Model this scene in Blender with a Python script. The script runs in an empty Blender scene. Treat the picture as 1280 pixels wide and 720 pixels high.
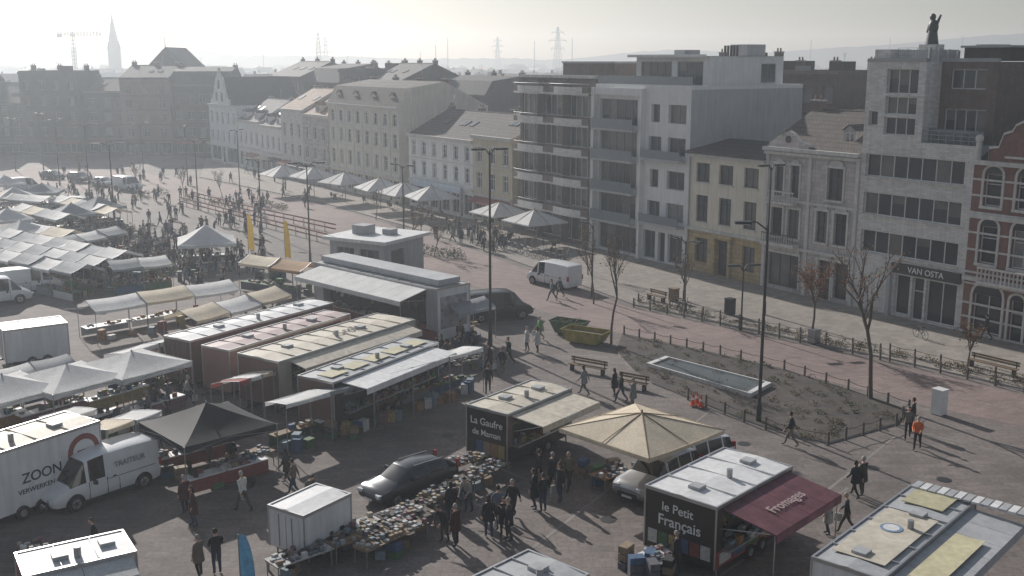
import bpy, bmesh, math, random
from mathutils import Vector, Matrix
R=random.Random(7)
sc=bpy.context.scene
# ------------------------------------------------------------------ calibration
TH=math.radians(11.9); F=1350.0; H=19.0
ST,CT=math.sin(TH),math.cos(TH)
def Q(px,py,z=0.0):
    """site survey point -> metres (horizontal plane at height z)"""
    u=(px-640)/F; v=(py-360)/F
    t=(H-z)/(ST+v*CT)
    return Vector((u*t,(CT-v*ST)*t,z))
# street frame : s along the house fronts, n out into the square
P0=Vector((32,74.9,0)); D_=Vector((-.556,.831,0)).normalized(); N_=Vector((-D_.y,D_.x,0))
ANG=math.atan2(D_.y,D_.x)
def W(s,n,z=0): return P0+D_*s+N_*n+Vector((0,0,z))
# ------------------------------------------------------------------ materials
MC={}
def M(name,col,rough=.8,var=.18,scale=2.5,metal=0,bump=0,brick=None,kind=None,fine=0,streak=0,spec=.4):
    if name in MC: return MC[name]
    m=bpy.data.materials.new(name); m.use_nodes=True; nt=m.node_tree; N=nt.nodes; L=nt.links
    b=N['Principled BSDF']; out=N['Material Output']
    b.inputs['Roughness'].default_value=rough; b.inputs['Metallic'].default_value=metal
    b.inputs['Specular IOR Level'].default_value=spec
    tc=N.new('ShaderNodeTexCoord')
    base=N.new('ShaderNodeRGB'); base.outputs[0].default_value=(*col,1); c=base.outputs[0]
    def mul(c,fac_socket,lo,hi,f0=.3,f1=.7):
        mr=N.new('ShaderNodeMapRange'); mr.inputs[1].default_value=f0; mr.inputs[2].default_value=f1
        mr.inputs[3].default_value=lo; mr.inputs[4].default_value=hi; L.new(fac_socket,mr.inputs[0])
        vm=N.new('ShaderNodeVectorMath'); vm.operation='SCALE'; L.new(c,vm.inputs[0]); L.new(mr.outputs[0],vm.inputs['Scale'])
        return vm.outputs[0]
    if brick:
        sep=N.new('ShaderNodeSeparateXYZ'); L.new(tc.outputs['Object'],sep.inputs[0])
        ad=N.new('ShaderNodeMath'); L.new(sep.outputs[0],ad.inputs[0]); L.new(sep.outputs[1],ad.inputs[1])
        cb=N.new('ShaderNodeCombineXYZ'); 
        if kind=='floor':
            L.new(sep.outputs[0],cb.inputs[0]); L.new(sep.outputs[1],cb.inputs[1])
        else:
            L.new(ad.outputs[0],cb.inputs[0]); L.new(sep.outputs[2],cb.inputs[1])
        bt=N.new('ShaderNodeTexBrick'); L.new(cb.outputs[0],bt.inputs['Vector'])
        bt.inputs['Scale'].default_value=1; bt.inputs['Brick Width'].default_value=brick[0]; bt.inputs['Row Height'].default_value=brick[1]
        bt.inputs['Mortar Size'].default_value=brick[2]
        bt.inputs['Color1'].default_value=(*[x*.85 for x in col],1); bt.inputs['Color2'].default_value=(*[min(1,x*1.12) for x in col],1)
        bt.inputs['Mortar'].default_value=(*[x*brick[3] for x in col],1)
        c=bt.outputs['Color']
    n=N.new('ShaderNodeTexNoise'); n.inputs['Scale'].default_value=scale; n.inputs['Detail'].default_value=7; n.inputs['Roughness'].default_value=.65
    L.new(tc.outputs['Object'],n.inputs['Vector'])
    c=mul(c,n.outputs['Fac'],1-var,1+var)
    if fine:
        n2=N.new('ShaderNodeTexNoise'); n2.inputs['Scale'].default_value=fine; n2.inputs['Detail'].default_value=4
        L.new(tc.outputs['Object'],n2.inputs['Vector']); c=mul(c,n2.outputs['Fac'],1-var*.9,1+var*.9)
        n3=N.new('ShaderNodeTexNoise'); n3.inputs['Scale'].default_value=scale*.12; n3.inputs['Detail'].default_value=5
        L.new(tc.outputs['Object'],n3.inputs['Vector']); c=mul(c,n3.outputs['Fac'],1-var,1+var)
    if streak:
        mp=N.new('ShaderNodeMapping'); mp.inputs['Scale'].default_value=(3,3,.25); L.new(tc.outputs['Object'],mp.inputs[0])
        n4=N.new('ShaderNodeTexNoise'); n4.inputs['Scale'].default_value=1.2; n4.inputs['Detail'].default_value=5
        L.new(mp.outputs[0],n4.inputs['Vector']); c=mul(c,n4.outputs['Fac'],1-streak,1+streak*.4)
    if kind=='objcol':
        oi=N.new('ShaderNodeObjectInfo'); vm=N.new('ShaderNodeVectorMath'); vm.operation='MULTIPLY'
        L.new(c,vm.inputs[0]); L.new(oi.outputs['Color'],vm.inputs[1]); c=vm.outputs[0]
    if kind=='trouser':
        oi=N.new('ShaderNodeObjectInfo'); cr=N.new('ShaderNodeValToRGB'); cr.color_ramp.interpolation='CONSTANT'
        e=cr.color_ramp.elements; e[0].color=(.012,.014,.02,1); e[1].position=.45; e[1].color=(.035,.05,.09,1)
        x=e.new(.7); x.color=(.06,.05,.04,1); x=e.new(.88); x.color=(.16,.14,.11,1)
        L.new(oi.outputs['Random'],cr.inputs[0]); c=cr.outputs[0]
    L.new(c,b.inputs['Base Color'])
    if kind=='canvas':
        tr=N.new('ShaderNodeBsdfTranslucent'); L.new(c,tr.inputs[0]); mx=N.new('ShaderNodeMixShader'); mx.inputs[0].default_value=.22
        L.new(b.outputs[0],mx.inputs[1]); L.new(tr.outputs[0],mx.inputs[2]); L.new(mx.outputs[0],out.inputs[0])
    if kind=='leaf':
        tr=N.new('ShaderNodeBsdfTranslucent'); L.new(c,tr.inputs[0]); mx=N.new('ShaderNodeMixShader'); mx.inputs[0].default_value=.3
        L.new(b.outputs[0],mx.inputs[1]); L.new(tr.outputs[0],mx.inputs[2]); L.new(mx.outputs[0],out.inputs[0])
    if bump:
        bp=N.new('ShaderNodeBump'); bp.inputs['Strength'].default_value=bump; bp.inputs['Distance'].default_value=.05
        nb=N.new('ShaderNodeTexNoise'); nb.inputs['Scale'].default_value=max(fine,scale*3); nb.inputs['Detail'].default_value=5
        L.new(tc.outputs['Object'],nb.inputs['Vector']); L.new(nb.outputs['Fac'],bp.inputs['Height']); L.new(bp.outputs[0],b.inputs['Normal'])
    MC[name]=m; return m
glass=M('window_glass',(.03,.036,.045),.12,.3,.7,spec=.6)
glass2=M('window_glass_net_curtain',(.22,.22,.22),.3,.4,1.5,spec=.6)
glass3=M('window_glass_blind',(.12,.115,.11),.25,.3,.8,spec=.6)
carglass=M('car_glass',(.015,.018,.02),.06,.1,1,spec=.8)
frameW=M('frame_white',(.68,.68,.67),.5,.08)
frameD=M('frame_dark',(.04,.042,.045),.5,.1)
frameG=M('frame_grey',(.22,.22,.23),.5,.1)
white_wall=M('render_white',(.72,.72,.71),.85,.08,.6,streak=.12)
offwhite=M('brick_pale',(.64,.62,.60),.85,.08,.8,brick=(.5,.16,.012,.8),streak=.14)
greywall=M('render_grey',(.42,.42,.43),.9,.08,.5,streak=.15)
cream=M('render_cream',(.69,.64,.54),.85,.08,.7,streak=.15)
ochre=M('stone_ochre',(.46,.35,.19),.8,.15,1,brick=(.9,.4,.02,.6),streak=.15)
stone=M('stone_grey',(.49,.45,.44),.85,.12,1.2,brick=(1.1,.35,.015,.7),streak=.2)
stoneL=M('stone_light_trim',(.60,.58,.55),.8,.12,2,streak=.2)
brickR=M('brick_red',(.19,.095,.08),.9,.2,1.5,brick=(.22,.075,.01,1.5),streak=.15)
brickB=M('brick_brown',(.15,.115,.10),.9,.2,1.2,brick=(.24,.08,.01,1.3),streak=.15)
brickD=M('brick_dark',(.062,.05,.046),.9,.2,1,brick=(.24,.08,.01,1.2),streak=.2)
yellowW=M('render_yellow',(.58,.51,.36),.85,.12,.6,streak=.2)
slate=M('roof_slate',(.042,.04,.042),.8,.25,1.5,brick=(.35,.22,.02,.5))
tileO=M('roof_tile_orange',(.27,.17,.11),.8,.25,1.2,brick=(.3,.3,.03,.5))
tileB=M('roof_tile_brown',(.10,.085,.075),.85,.25,1.2,brick=(.3,.3,.03,.5))
gravelroof=M('roof_gravel',(.20,.20,.195),.9,.3,.5,fine=20)
zinc=M('zinc',(.30,.31,.32),.45,.15,1,metal=.5)
metalD=M('metal_dark',(.03,.032,.035),.5,.15)
metalG=M('metal_galvanised',(.32,.33,.34),.45,.15,metal=.6)
alu=M('aluminium',(.5,.5,.5),.35,.1,metal=.8)
rubber=M('rubber',(.015,.015,.016),.85,.1)
canvW=M('canvas_white',(.72,.72,.71),.8,.12,.9,kind='canvas',fine=9)
canvC=M('canvas_cream',(.70,.61,.47),.8,.13,.9,kind='canvas',fine=9)
canvG=M('canvas_grey',(.34,.36,.38),.8,.15,.9,kind='canvas',fine=9)
canvK=M('canvas_black',(.02,.021,.024),.7,.15,.9,kind='canvas')
canvR=M('canvas_red',(.33,.08,.07),.8,.15,.9,kind='canvas')
roofW=M('panel_white',(.70,.70,.70),.5,.09,.6,fine=3,streak=.12)
roofC=M('panel_cream',(.56,.51,.42),.6,.12,.6,fine=3,streak=.15)
roofP=M('panel_pink',(.44,.34,.33),.55,.12,.6,fine=3)
roofG=M('panel_grey',(.40,.41,.42),.5,.12,.6,fine=3)
roofY=M('panel_translucent_yellow',(.50,.46,.30),.5,.15,.8,fine=4)
sideW=M('coach_white',(.70,.70,.70),.35,.08,.8,streak=.14)
sideD=M('coach_dark',(.035,.028,.026),.35,.15,.8)
sideB=M('coach_brown',(.17,.10,.085),.4,.15,.8)
sideR=M('coach_red',(.22,.05,.045),.35,.15,.8)
sideK=M('coach_dusty_pink',(.30,.17,.15),.4,.15,.8)
sideC=M('coach_cream',(.45,.41,.34),.4,.15,.8,streak=.15)
sideM=M('coach_maroon_awning',(.13,.045,.06),.6,.4,1.6)
sideS=M('coach_silver',(.38,.39,.41),.35,.12,.8,streak=.12)
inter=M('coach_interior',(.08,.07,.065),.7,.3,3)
wood=M('timber',(.22,.15,.09),.75,.25,3,streak=.2)
woodD=M('timber_weathered',(.12,.10,.085),.85,.25,3)
soil=M('soil_mulch',(.075,.064,.058),.95,.35,1.2,fine=14,bump=.6)
kerbm=M('kerb_concrete',(.30,.29,.28),.85,.15,1,fine=10)
cloth=M('clothing_jacket',(1,1,1),.85,.15,6,kind='objcol')
trous=M('clothing_trousers',(.03,.03,.04),.85,kind='trouser')
skin=M('skin',(.50,.30,.22),.55,.08,8)
hairD=M('hair_dark',(.03,.022,.016),.7,.2,20)
hairG=M('hair_grey',(.30,.28,.26),.7,.2,20)
shoe=M('shoe',(.02,.018,.016),.6,.1)
pal=[M('goods_%d'%i,c,.7,.3,6) for i,c in enumerate([(.42,.42,.41),(.22,.06,.05),(.06,.11,.2),(.32,.25,.10),(.07,.14,.06),(.03,.03,.03),(.30,.16,.08),(.2,.11,.13),(.18,.24,.28),(.24,.18,.12),(.5,.5,.5),(.1,.1,.12)])]
bookpal=[pal[0],pal[10],pal[11],pal[5],pal[9],pal[8],pal[0],pal[11],pal[7],pal[5],pal[9],M('goods_beige',(.35,.31,.25),.7,.3,6),M('goods_slate',(.13,.15,.17),.7,.3,6)]
greens=[M('plant_green',(.05,.085,.035),.8,.3,5,kind='leaf'),M('plant_green_light',(.09,.12,.05),.8,.3,5,kind='leaf'),M('plant_dry',(.15,.115,.07),.85,.3,5,kind='leaf')]
leafO=M('leaf_orange',(.24,.10,.04),.8,.3,6,kind='leaf')
leafB=M('leaf_brown',(.15,.09,.05),.8,.3,6,kind='leaf')
bark=M('bark',(.10,.08,.065),.9,.3,6,bump=.4)
flowersM=[M('flower_%d'%i,c,.7,.3,6) for i,c in enumerate([(.4,.07,.1),(.45,.36,.08),(.45,.42,.45),(.4,.17,.05)])]
# ------------------------------------------------------------------ mesh builder
class MB:
    def __init__(s): s.v=[]; s.f=[]; s.m=[]; s.mats=[]; s.sm=[]
    def mi(s,m):
        if m not in s.mats: s.mats.append(m)
        return s.mats.index(m)
    def poly(s,pts,m,sm=False):
        i=len(s.v); s.v+= [tuple(p) for p in pts]; s.f.append(tuple(range(i,i+len(pts)))); s.m.append(s.mi(m)); s.sm.append(sm)
    def grid(s,rows,m,sm=True,close=False,mf=None):
        i=len(s.v); n=len(rows[0])
        for r in rows: s.v+=[tuple(p) for p in r]
        for a in range(len(rows)-1):
            for b in range(n if close else n-1):
                c=(b+1)%n
                s.f.append((i+a*n+b,i+a*n+c,i+(a+1)*n+c,i+(a+1)*n+b)); s.m.append(s.mi(mf(a,b) if mf else m)); s.sm.append(sm)
    def hexa(s,p,m):
        i=len(s.v); s.v+=[tuple(q) for q in p]; k=s.mi(m)
        for f in ((0,3,2,1),(4,5,6,7),(0,1,5,4),(1,2,6,5),(2,3,7,6),(3,0,4,7)):
            s.f.append(tuple(i+j for j in f)); s.m.append(k); s.sm.append(False)
    def box(s,x0,x1,y0,y1,z0,z1,m):
        if x0>x1:x0,x1=x1,x0
        if y0>y1:y0,y1=y1,y0
        s.hexa([(x0,y0,z0),(x1,y0,z0),(x1,y1,z0),(x0,y1,z0),(x0,y0,z1),(x1,y0,z1),(x1,y1,z1),(x0,y1,z1)],m)
    def rbox(s,cx,cy,z0,lx,ly,lz,a,m):
        ca,sa=math.cos(a),math.sin(a); p=[]
        for z in (z0,z0+lz):
            for dx,dy in ((-1,-1),(1,-1),(1,1),(-1,1)):
                x,y=dx*lx/2,dy*ly/2; p.append((cx+x*ca-y*sa,cy+x*sa+y*ca,z))
        s.hexa(p,m)
    def cyl(s,p0,p1,r0,r1,m,seg=8,caps=True,sm=True):
        p0=Vector(p0);p1=Vector(p1);d=(p1-p0)
        if d.length<1e-6:return
        d.normalize(); a=d.orthogonal().normalized(); b=d.cross(a)
        ra=[];rb=[]
        for k in range(seg):
            t=2*math.pi*k/seg; o=a*math.cos(t)+b*math.sin(t); ra.append(p0+o*r0); rb.append(p1+o*r1)
        s.grid([ra,rb],m,sm,True)
        if caps:
            s.poly(ra[::-1],m)
            if r1>1e-4: s.poly(rb,m)
    def ball(s,c,r,m,nu=10,nv=7,fn=None,mf=None):
        rows=[]
        for j in range(nv+1):
            ph=math.pi*j/nv; row=[]
            for k in range(nu):
                t=2*math.pi*k/nu; d=Vector((math.sin(ph)*math.cos(t),math.sin(ph)*math.sin(t),math.cos(ph)))
                p=Vector((c[0]+d.x*r[0],c[1]+d.y*r[1],c[2]+d.z*r[2]))
                if fn:p=fn(p,d)
                row.append(p)
            rows.append(row)
        s.grid(rows,m,True,True,mf)
    def bar(s,P,a,b,c,d,n0,n1,m):
        s.hexa([P(a,c,n0),P(b,c,n0),P(b,c,n1),P(a,c,n1),P(a,d,n0),P(b,d,n0),P(b,d,n1),P(a,d,n1)],m)
    def wall(s,P,u0,u1,z0,z1,holes,wm,depth=.22,fm=None,sill=None,rnd=True):
        us=sorted({u0,u1}|{h[0] for h in holes}|{h[1] for h in holes}); zs=sorted({z0,z1}|{h[2] for h in holes}|{h[3] for h in holes})
        for i in range(len(us)-1):
            for j in range(len(zs)-1):
                cu=(us[i]+us[i+1])/2; cz=(zs[j]+zs[j+1])/2
                if any(h[0]<cu<h[1] and h[2]<cz<h[3] for h in holes): continue
                s.poly([P(us[i],zs[j],0),P(us[i+1],zs[j],0),P(us[i+1],zs[j+1],0),P(us[i],zs[j+1],0)],wm)
        for h in holes:
            a,b,c,d=h[:4]; nu=h[4] if len(h)>4 else 2; nz=h[5] if len(h)>5 else 1; gm=h[6] if len(h)>6 else None
            if gm is None: gm=R.choice([glass,glass,glass,glass3,glass2]) if rnd else glass
            for p,q in (((a,c),(b,c)),((b,c),(b,d)),((b,d),(a,d)),((a,d),(a,c))):
                s.poly([P(*p,0),P(*q,0),P(*q,-depth),P(*p,-depth)],wm)
            if gm is glass and nu>2:
                for k in range(nu):
                    xa=a+(b-a)*k/nu; xb=a+(b-a)*(k+1)/nu; g=R.choice([glass,glass,glass,glass3,glass]); sp=c+(d-c)*R.choice([0,0,.35,.6])
                    if sp>c and g is glass: s.poly([P(xa,c,-depth),P(xb,c,-depth),P(xb,sp,-depth),P(xa,sp,-depth)],g); s.poly([P(xa,sp,-depth),P(xb,sp,-depth),P(xb,d,-depth),P(xa,d,-depth)],R.choice([glass3,glass]))
                    else: s.poly([P(xa,c,-depth),P(xb,c,-depth),P(xb,d,-depth),P(xa,d,-depth)],g)
            else: s.poly([P(a,c,-depth),P(b,c,-depth),P(b,d,-depth),P(a,d,-depth)],gm)
            if fm:
                t=.07; n0,n1=-depth+.004,-depth+.06
                s.bar(P,a,b,c,c+t,n0,n1,fm); s.bar(P,a,b,d-t,d,n0,n1,fm)
                s.bar(P,a,a+t,c+t,d-t,n0,n1,fm); s.bar(P,b-t,b,c+t,d-t,n0,n1,fm)
                for k in range(1,nu):
                    x=a+(b-a)*k/nu; s.bar(P,x-.035,x+.035,c+t,d-t,n0,n1-.01,fm)
                for k in range(1,nz):
                    z=c+(d-c)*k/nz if nz>2 else c+(d-c)*.68; s.bar(P,a+t,b-t,z-.03,z+.03,n0,n1-.02,fm)
            if sill: s.bar(P,a-.08,b+.08,c-.12,c-.003,.003,.12,sill)
    def build(s,name,loc=(0,0,0),rz=0,parent=None,sharp=None):
        me=bpy.data.meshes.new(name); me.from_pydata(s.v,[],s.f)
        for m in s.mats: me.materials.append(m)
        me.polygons.foreach_set('material_index',s.m); me.polygons.foreach_set('use_smooth',s.sm); me.update()
        if sharp:
            bm=bmesh.new(); bm.from_mesh(me); bmesh.ops.remove_doubles(bm,verts=bm.verts,dist=.001); bm.to_mesh(me); bm.free()
            me.set_sharp_from_angle(angle=math.radians(sharp))
        ob=bpy.data.objects.new(name,me); sc.collection.objects.link(ob); ob.location=loc; ob.rotation_euler=(0,0,rz)
        if parent: ob.parent=parent
        return ob
def front(y=0): return lambda u,z,n:(u,y+n,z)
def sideLo(x=0): return lambda u,z,n:(x-n,u,z)
def sideHi(x=0): return lambda u,z,n:(x+n,u,z)
def back(y=0): return lambda u,z,n:(u,y-n,z)
def text(body,parent,loc,rot,size,m,align='CENTER',sx=1):
    cu=bpy.data.curves.new('lettering','FONT'); cu.body=body; cu.size=size; cu.align_x=align; cu.align_y='CENTER'; cu.extrude=.004; cu.offset=.012*size
    cu.materials.append(m); o=bpy.data.objects.new('lettering',cu); sc.collection.objects.link(o)
    o.parent=parent; o.location=loc; o.rotation_euler=rot; o.scale=(sx,1,1); return o
# ------------------------------------------------------------------ ground
def sheet(name,pts,z,m,thick=0,kerb=None):
    b=MB(); P=[Vector((p[0],p[1],z)) for p in pts]; b.poly(P,m)
    if thick:
        for i in range(len(P)):
            a,c=P[i],P[(i+1)%len(P)]; b.poly([a,c,c-Vector((0,0,thick)),a-Vector((0,0,thick))],kerb or m)
    return b.build(name)
gm=M('ground_far',(.09,.09,.08),.95,.3,.02,fine=.2)
b=MB(); b.poly([(-6000,-200,0),(6000,-200,0),(6000,9000,0),(-6000,9000,0)],gm); b.build('ground')
plaza=M('plaza_pavers',(.172,.147,.136),.85,.22,.35,brick=(.9,.45,.012,.72),kind='floor',fine=5,bump=.15)
sheet('square_paving',[(-170,20),(60,20),W(-30,30),W(-30,0),W(190,0),(-170,235)],.008,plaza)
roadm=M('road_red_pavers',(.235,.178,.163),.85,.14,.3,brick=(.6,.3,.01,.8),kind='floor',fine=6)
up=[(1700,592),(1280,494),(1100,453),(1000,431),(900,409),(790,386),(700,352),(600,316),(520,290),(400,256),(250,224),(60,206)]
lo=[(-60,222),(150,244),(300,272),(400,296),(500,324),(590,356),(680,390),(770,416),(900,443),(1000,468),(1160,508),(1280,534),(1700,640)]
sheet('road',[Q(*p) for p in up+lo],.014,roadm)
swm=M('pavement_slabs',(.27,.24,.215),.88,.13,.4,brick=(.6,.6,.012,.75),kind='floor',fine=8)
sw=[Q(*p) for p in [(1700,584),(1280,488),(1100,447),(1000,426),(900,404),(790,381),(700,347),(600,312),(520,287),(400,253),(250,222)]]
sheet('pavement',sw+[W(168,-1),W(-40,-1)],.11,swm,.12,kerbm)
b=MB()
def strip(b,a,c,w,z,m):
    a=Vector(a);c=Vector(c);d=(c-a).normalized();n=Vector((-d.y,d.x,0))*w/2
    b.poly([(a-n)+Vector((0,0,z)),(c-n)+Vector((0,0,z)),(c+n)+Vector((0,0,z)),(a+n)+Vector((0,0,z))],m)
for (x0,y0,x1,y1) in [(640,705,890,512),(900,720,1060,610),(560,560,660,600),(1000,505,1280,572),(1120,545,1000,640)]:
    strip(b,Q(x0,y0),Q(x1,y1),.14,.013,M('paver_band',(.23,.21,.195),.8,.2,1))
b.build('paving_bands')
b=MB()
for i in range(9):
    a=Q(800+i*60,402+i*14); c=Q(800+i*60+22,402+i*14+5); strip(b,a,c,.12,.019,M('road_joint',(.16,.125,.115),.8,.2,1))
for x,y in [(1090,585),(930,555),(700,520),(560,545),(1180,600),(760,650)]:
    p=Q(x,y); b.poly([p+Vector((math.cos(k*.785)*.35,math.sin(k*.785)*.35,.02)) for k in range(8)],MC['metal_dark'])
b.build('road_markings')
# planting beds
def leafclump(b,c,r,h,n,mats,size=.12):
    for _ in range(n):
        a=R.uniform(0,6.28); q=R.random()**.5*r; z=R.uniform(.02,h)*(1-.5*q/r)
        p=Vector((c[0]+math.cos(a)*q,c[1]+math.sin(a)*q,c[2]+z)); d=Vector((R.uniform(-1,1),R.uniform(-1,1),R.uniform(0,1))).normalized()*size*R.uniform(.6,1.4)
        e=Vector((R.uniform(-1,1),R.uniform(-1,1),R.uniform(-.3,1))).normalized()*size*.5
        b.poly([p,p+d*.5+e,p+d,p+d*.5-e],R.choice(mats))
def inpoly(p,poly):
    c=False;j=len(poly)-1
    for i in range(len(poly)):
        a,q=poly[i],poly[j]
        if (a.y>p.y)!=(q.y>p.y) and p.x<(q.x-a.x)*(p.y-a.y)/(q.y-a.y)+a.x: c=not c
        j=i
    return c
def bed(pix,nplants,hh=.5):
    P=[Q(*p) for p in pix]; sheet('planting_bed',P,.10,soil,.1,kerbm)
    b=MB(); x0=min(p.x for p in P);x1=max(p.x for p in P);y0=min(p.y for p in P);y1=max(p.y for p in P);k=0
    while k<nplants:
        p=Vector((R.uniform(x0,x1),R.uniform(y0,y1),.1))
        if inpoly(p,P): leafclump(b,p,R.uniform(.15,.45),R.uniform(.1,hh),R.randint(12,40),R.choice([[greens[0],greens[2]],[greens[2]],[greens[1],greens[2]],[leafB,greens[2]]]),.1); k+=1
    b.build('bedding_plants')
MAINBED=[(778,418),(900,444),(980,463),(1060,488),(1135,514),(1120,531),(1035,555),(985,545),(930,526),(860,498),(815,480),(790,462),(770,440)]
bed(MAINBED,150,.35)
bed([(800,376),(900,396),(1000,418),(1100,438),(1100,447),(1000,427),(900,405),(792,382)],110,.7)
bed([(1112,440),(1280,477),(1500,528),(1500,540),(1280,488),(1112,449)],110,.7)
def ropefence(pix,step=1.3,z=.1):
    b=MB(); pts=[Q(*p) for p in pix]; last=None
    for i in range(len(pts)-1):
        a,c=pts[i],pts[i+1]; n=max(1,int((c-a).length/step))
        for k in range(n+(1 if i==len(pts)-2 else 0)):
            p=a.lerp(c,k/n); b.cyl(p,p+Vector((0,0,.75)),.07,.06,woodD,6)
            if last is not None:
                A=last+Vector((0,0,.62));B=p+Vector((0,0,.62));m=(A+B)/2-Vector((0,0,.06))
                b.cyl(A,m,.018,.018,rubber,4,False); b.cyl(m,B,.018,.018,rubber,4,False)
            last=p
    b.build('bollard_rope_fence')
ropefence([(780,420),(900,445),(980,464),(1060,489),(1136,516),(1120,533),(1035,557),(985,547),(930,528),(860,500)])
ropefence([(798,378),(900,400),(1000,422),(1100,443)],1.6); ropefence([(792,384),(900,407),(1000,429),(1100,450)],1.6)
ropefence([(1112,443),(1280,481),(1400,508)],1.6); ropefence([(1112,452),(1280,491),(1400,519)],1.6)
# water basin
c=[Q(*p) for p in [(808,460),(832,451),(964,485),(938,499)]]
b=MB(); cen=sum(c,Vector())/4
water=M('basin_water',(.13,.15,.16),.15,.1,1,spec=.8)
inn=[p+(cen-p).normalized()*.35 for p in c]
for i in range(4):
    a,d=c[i],c[(i+1)%4]; ai,di=inn[i],inn[(i+1)%4]; U=Vector((0,0,.34)); V=Vector((0,0,.22))
    b.poly([a+U,d+U,di+U,ai+U],frameW); b.poly([a,d,d+U,a+U],stoneL); b.poly([ai+V,di+V,di+U,ai+U],stoneL)
b.poly([p+Vector((0,0,.24)) for p in inn],water); b.build('water_basin')
# ------------------------------------------------------------------ buildings
def shopfront(b,x0,x1,fm=frameD,zt=3.2,doors=1,P=None):
    return [(x0+.3,x0+(x1-x0)*.42,.5,zt,2,1,glass),(x0+(x1-x0)*.45,x0+(x1-x0)*.58,.12,zt,1,2,glass),(x0+(x1-x0)*.61,x1-.3,.5,zt,2,1,glass)]
def chimney(b,x,y,z,w=.9,d=.6,h=1.6,m=None):
    m=m or brickB; b.box(x-w/2,x+w/2,y-d/2,y+d/2,z,z+h,m); b.box(x-w/2-.06,x+w/2+.06,y-d/2-.06,y+d/2+.06,z+h,z+h+.12,greywall)
    for k in (-.25,.25): b.cyl((x+k*w,y,z+h+.12),(x+k*w,y,z+h+.5),.11,.09,tileO,6)
def gableroof(b,x0,x1,y0,y1,z,rh,m,wm,ov=.3):
    ym=(y0+y1)/2
    b.poly([(x0,y1+ov,z-.1),(x1,y1+ov,z-.1),(x1,ym,z+rh),(x0,ym,z+rh)],m); b.poly([(x0,y0-ov,z-.1),(x1,y0-ov,z-.1),(x1,ym,z+rh),(x0,ym,z+rh)],m)
    for x in (x0+.02,x1-.02): b.poly([(x,y0,z),(x,y1,z),(x,ym,z+rh-.05)],wm)
    b.cyl((x0,ym,z+rh),(x1,ym,z+rh),.1,.1,m,6)
def dormer(b,x,y,z,w,h,m,rm,fm):
    b.wall(front(y),x-w/2,x+w/2,z,z+h,[(x-w/2+.15,x+w/2-.15,z+.2,z+h-.15,2,1)],m,.1,fm)
    for s_ in (-1,1): b.poly([(x+s_*w/2,y,z),(x+s_*w/2,y,z+h),(x+s_*w/2,y-1.6,z+h)],m)
    b.poly([(x-w/2-.1,y+.15,z+h),(x,y+.15,z+h+w*.4),(x,y-2.2,z+h+w*.4),(x-w/2-.1,y-2.2,z+h)],rm)
    b.poly([(x+w/2+.1,y+.15,z+h),(x,y+.15,z+h+w*.4),(x,y-2.2,z+h+w*.4),(x+w/2+.1,y-2.2,z+h)],rm)
    b.poly([(x-w/2,y+.01,z+h),(x+w/2,y+.01,z+h),(x,y+.01,z+h+w*.38)],m)
def skylight(b,x,y,z,w=.8,d=1.1,slope=.5):
    b.hexa([(x-w/2,y,z),(x+w/2,y,z),(x+w/2,y-d,z+d*slope),(x-w/2,y-d,z+d*slope),(x-w/2,y,z+.12),(x+w/2,y,z+.12),(x+w/2,y-d,z+d*slope+.12),(x-w/2,y-d,z+d*slope+.12)],glass)
def antenna(b,x,y,z,h=2.2):
    b.cyl((x,y,z),(x,y,z+h),.03,.02,metalG,5)
    for k in range(4): b.cyl((x-.35+.05*k,y,z+h-.15*k),(x+.35-.05*k,y,z+h-.15*k),.012,.012,metalG,4)
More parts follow.
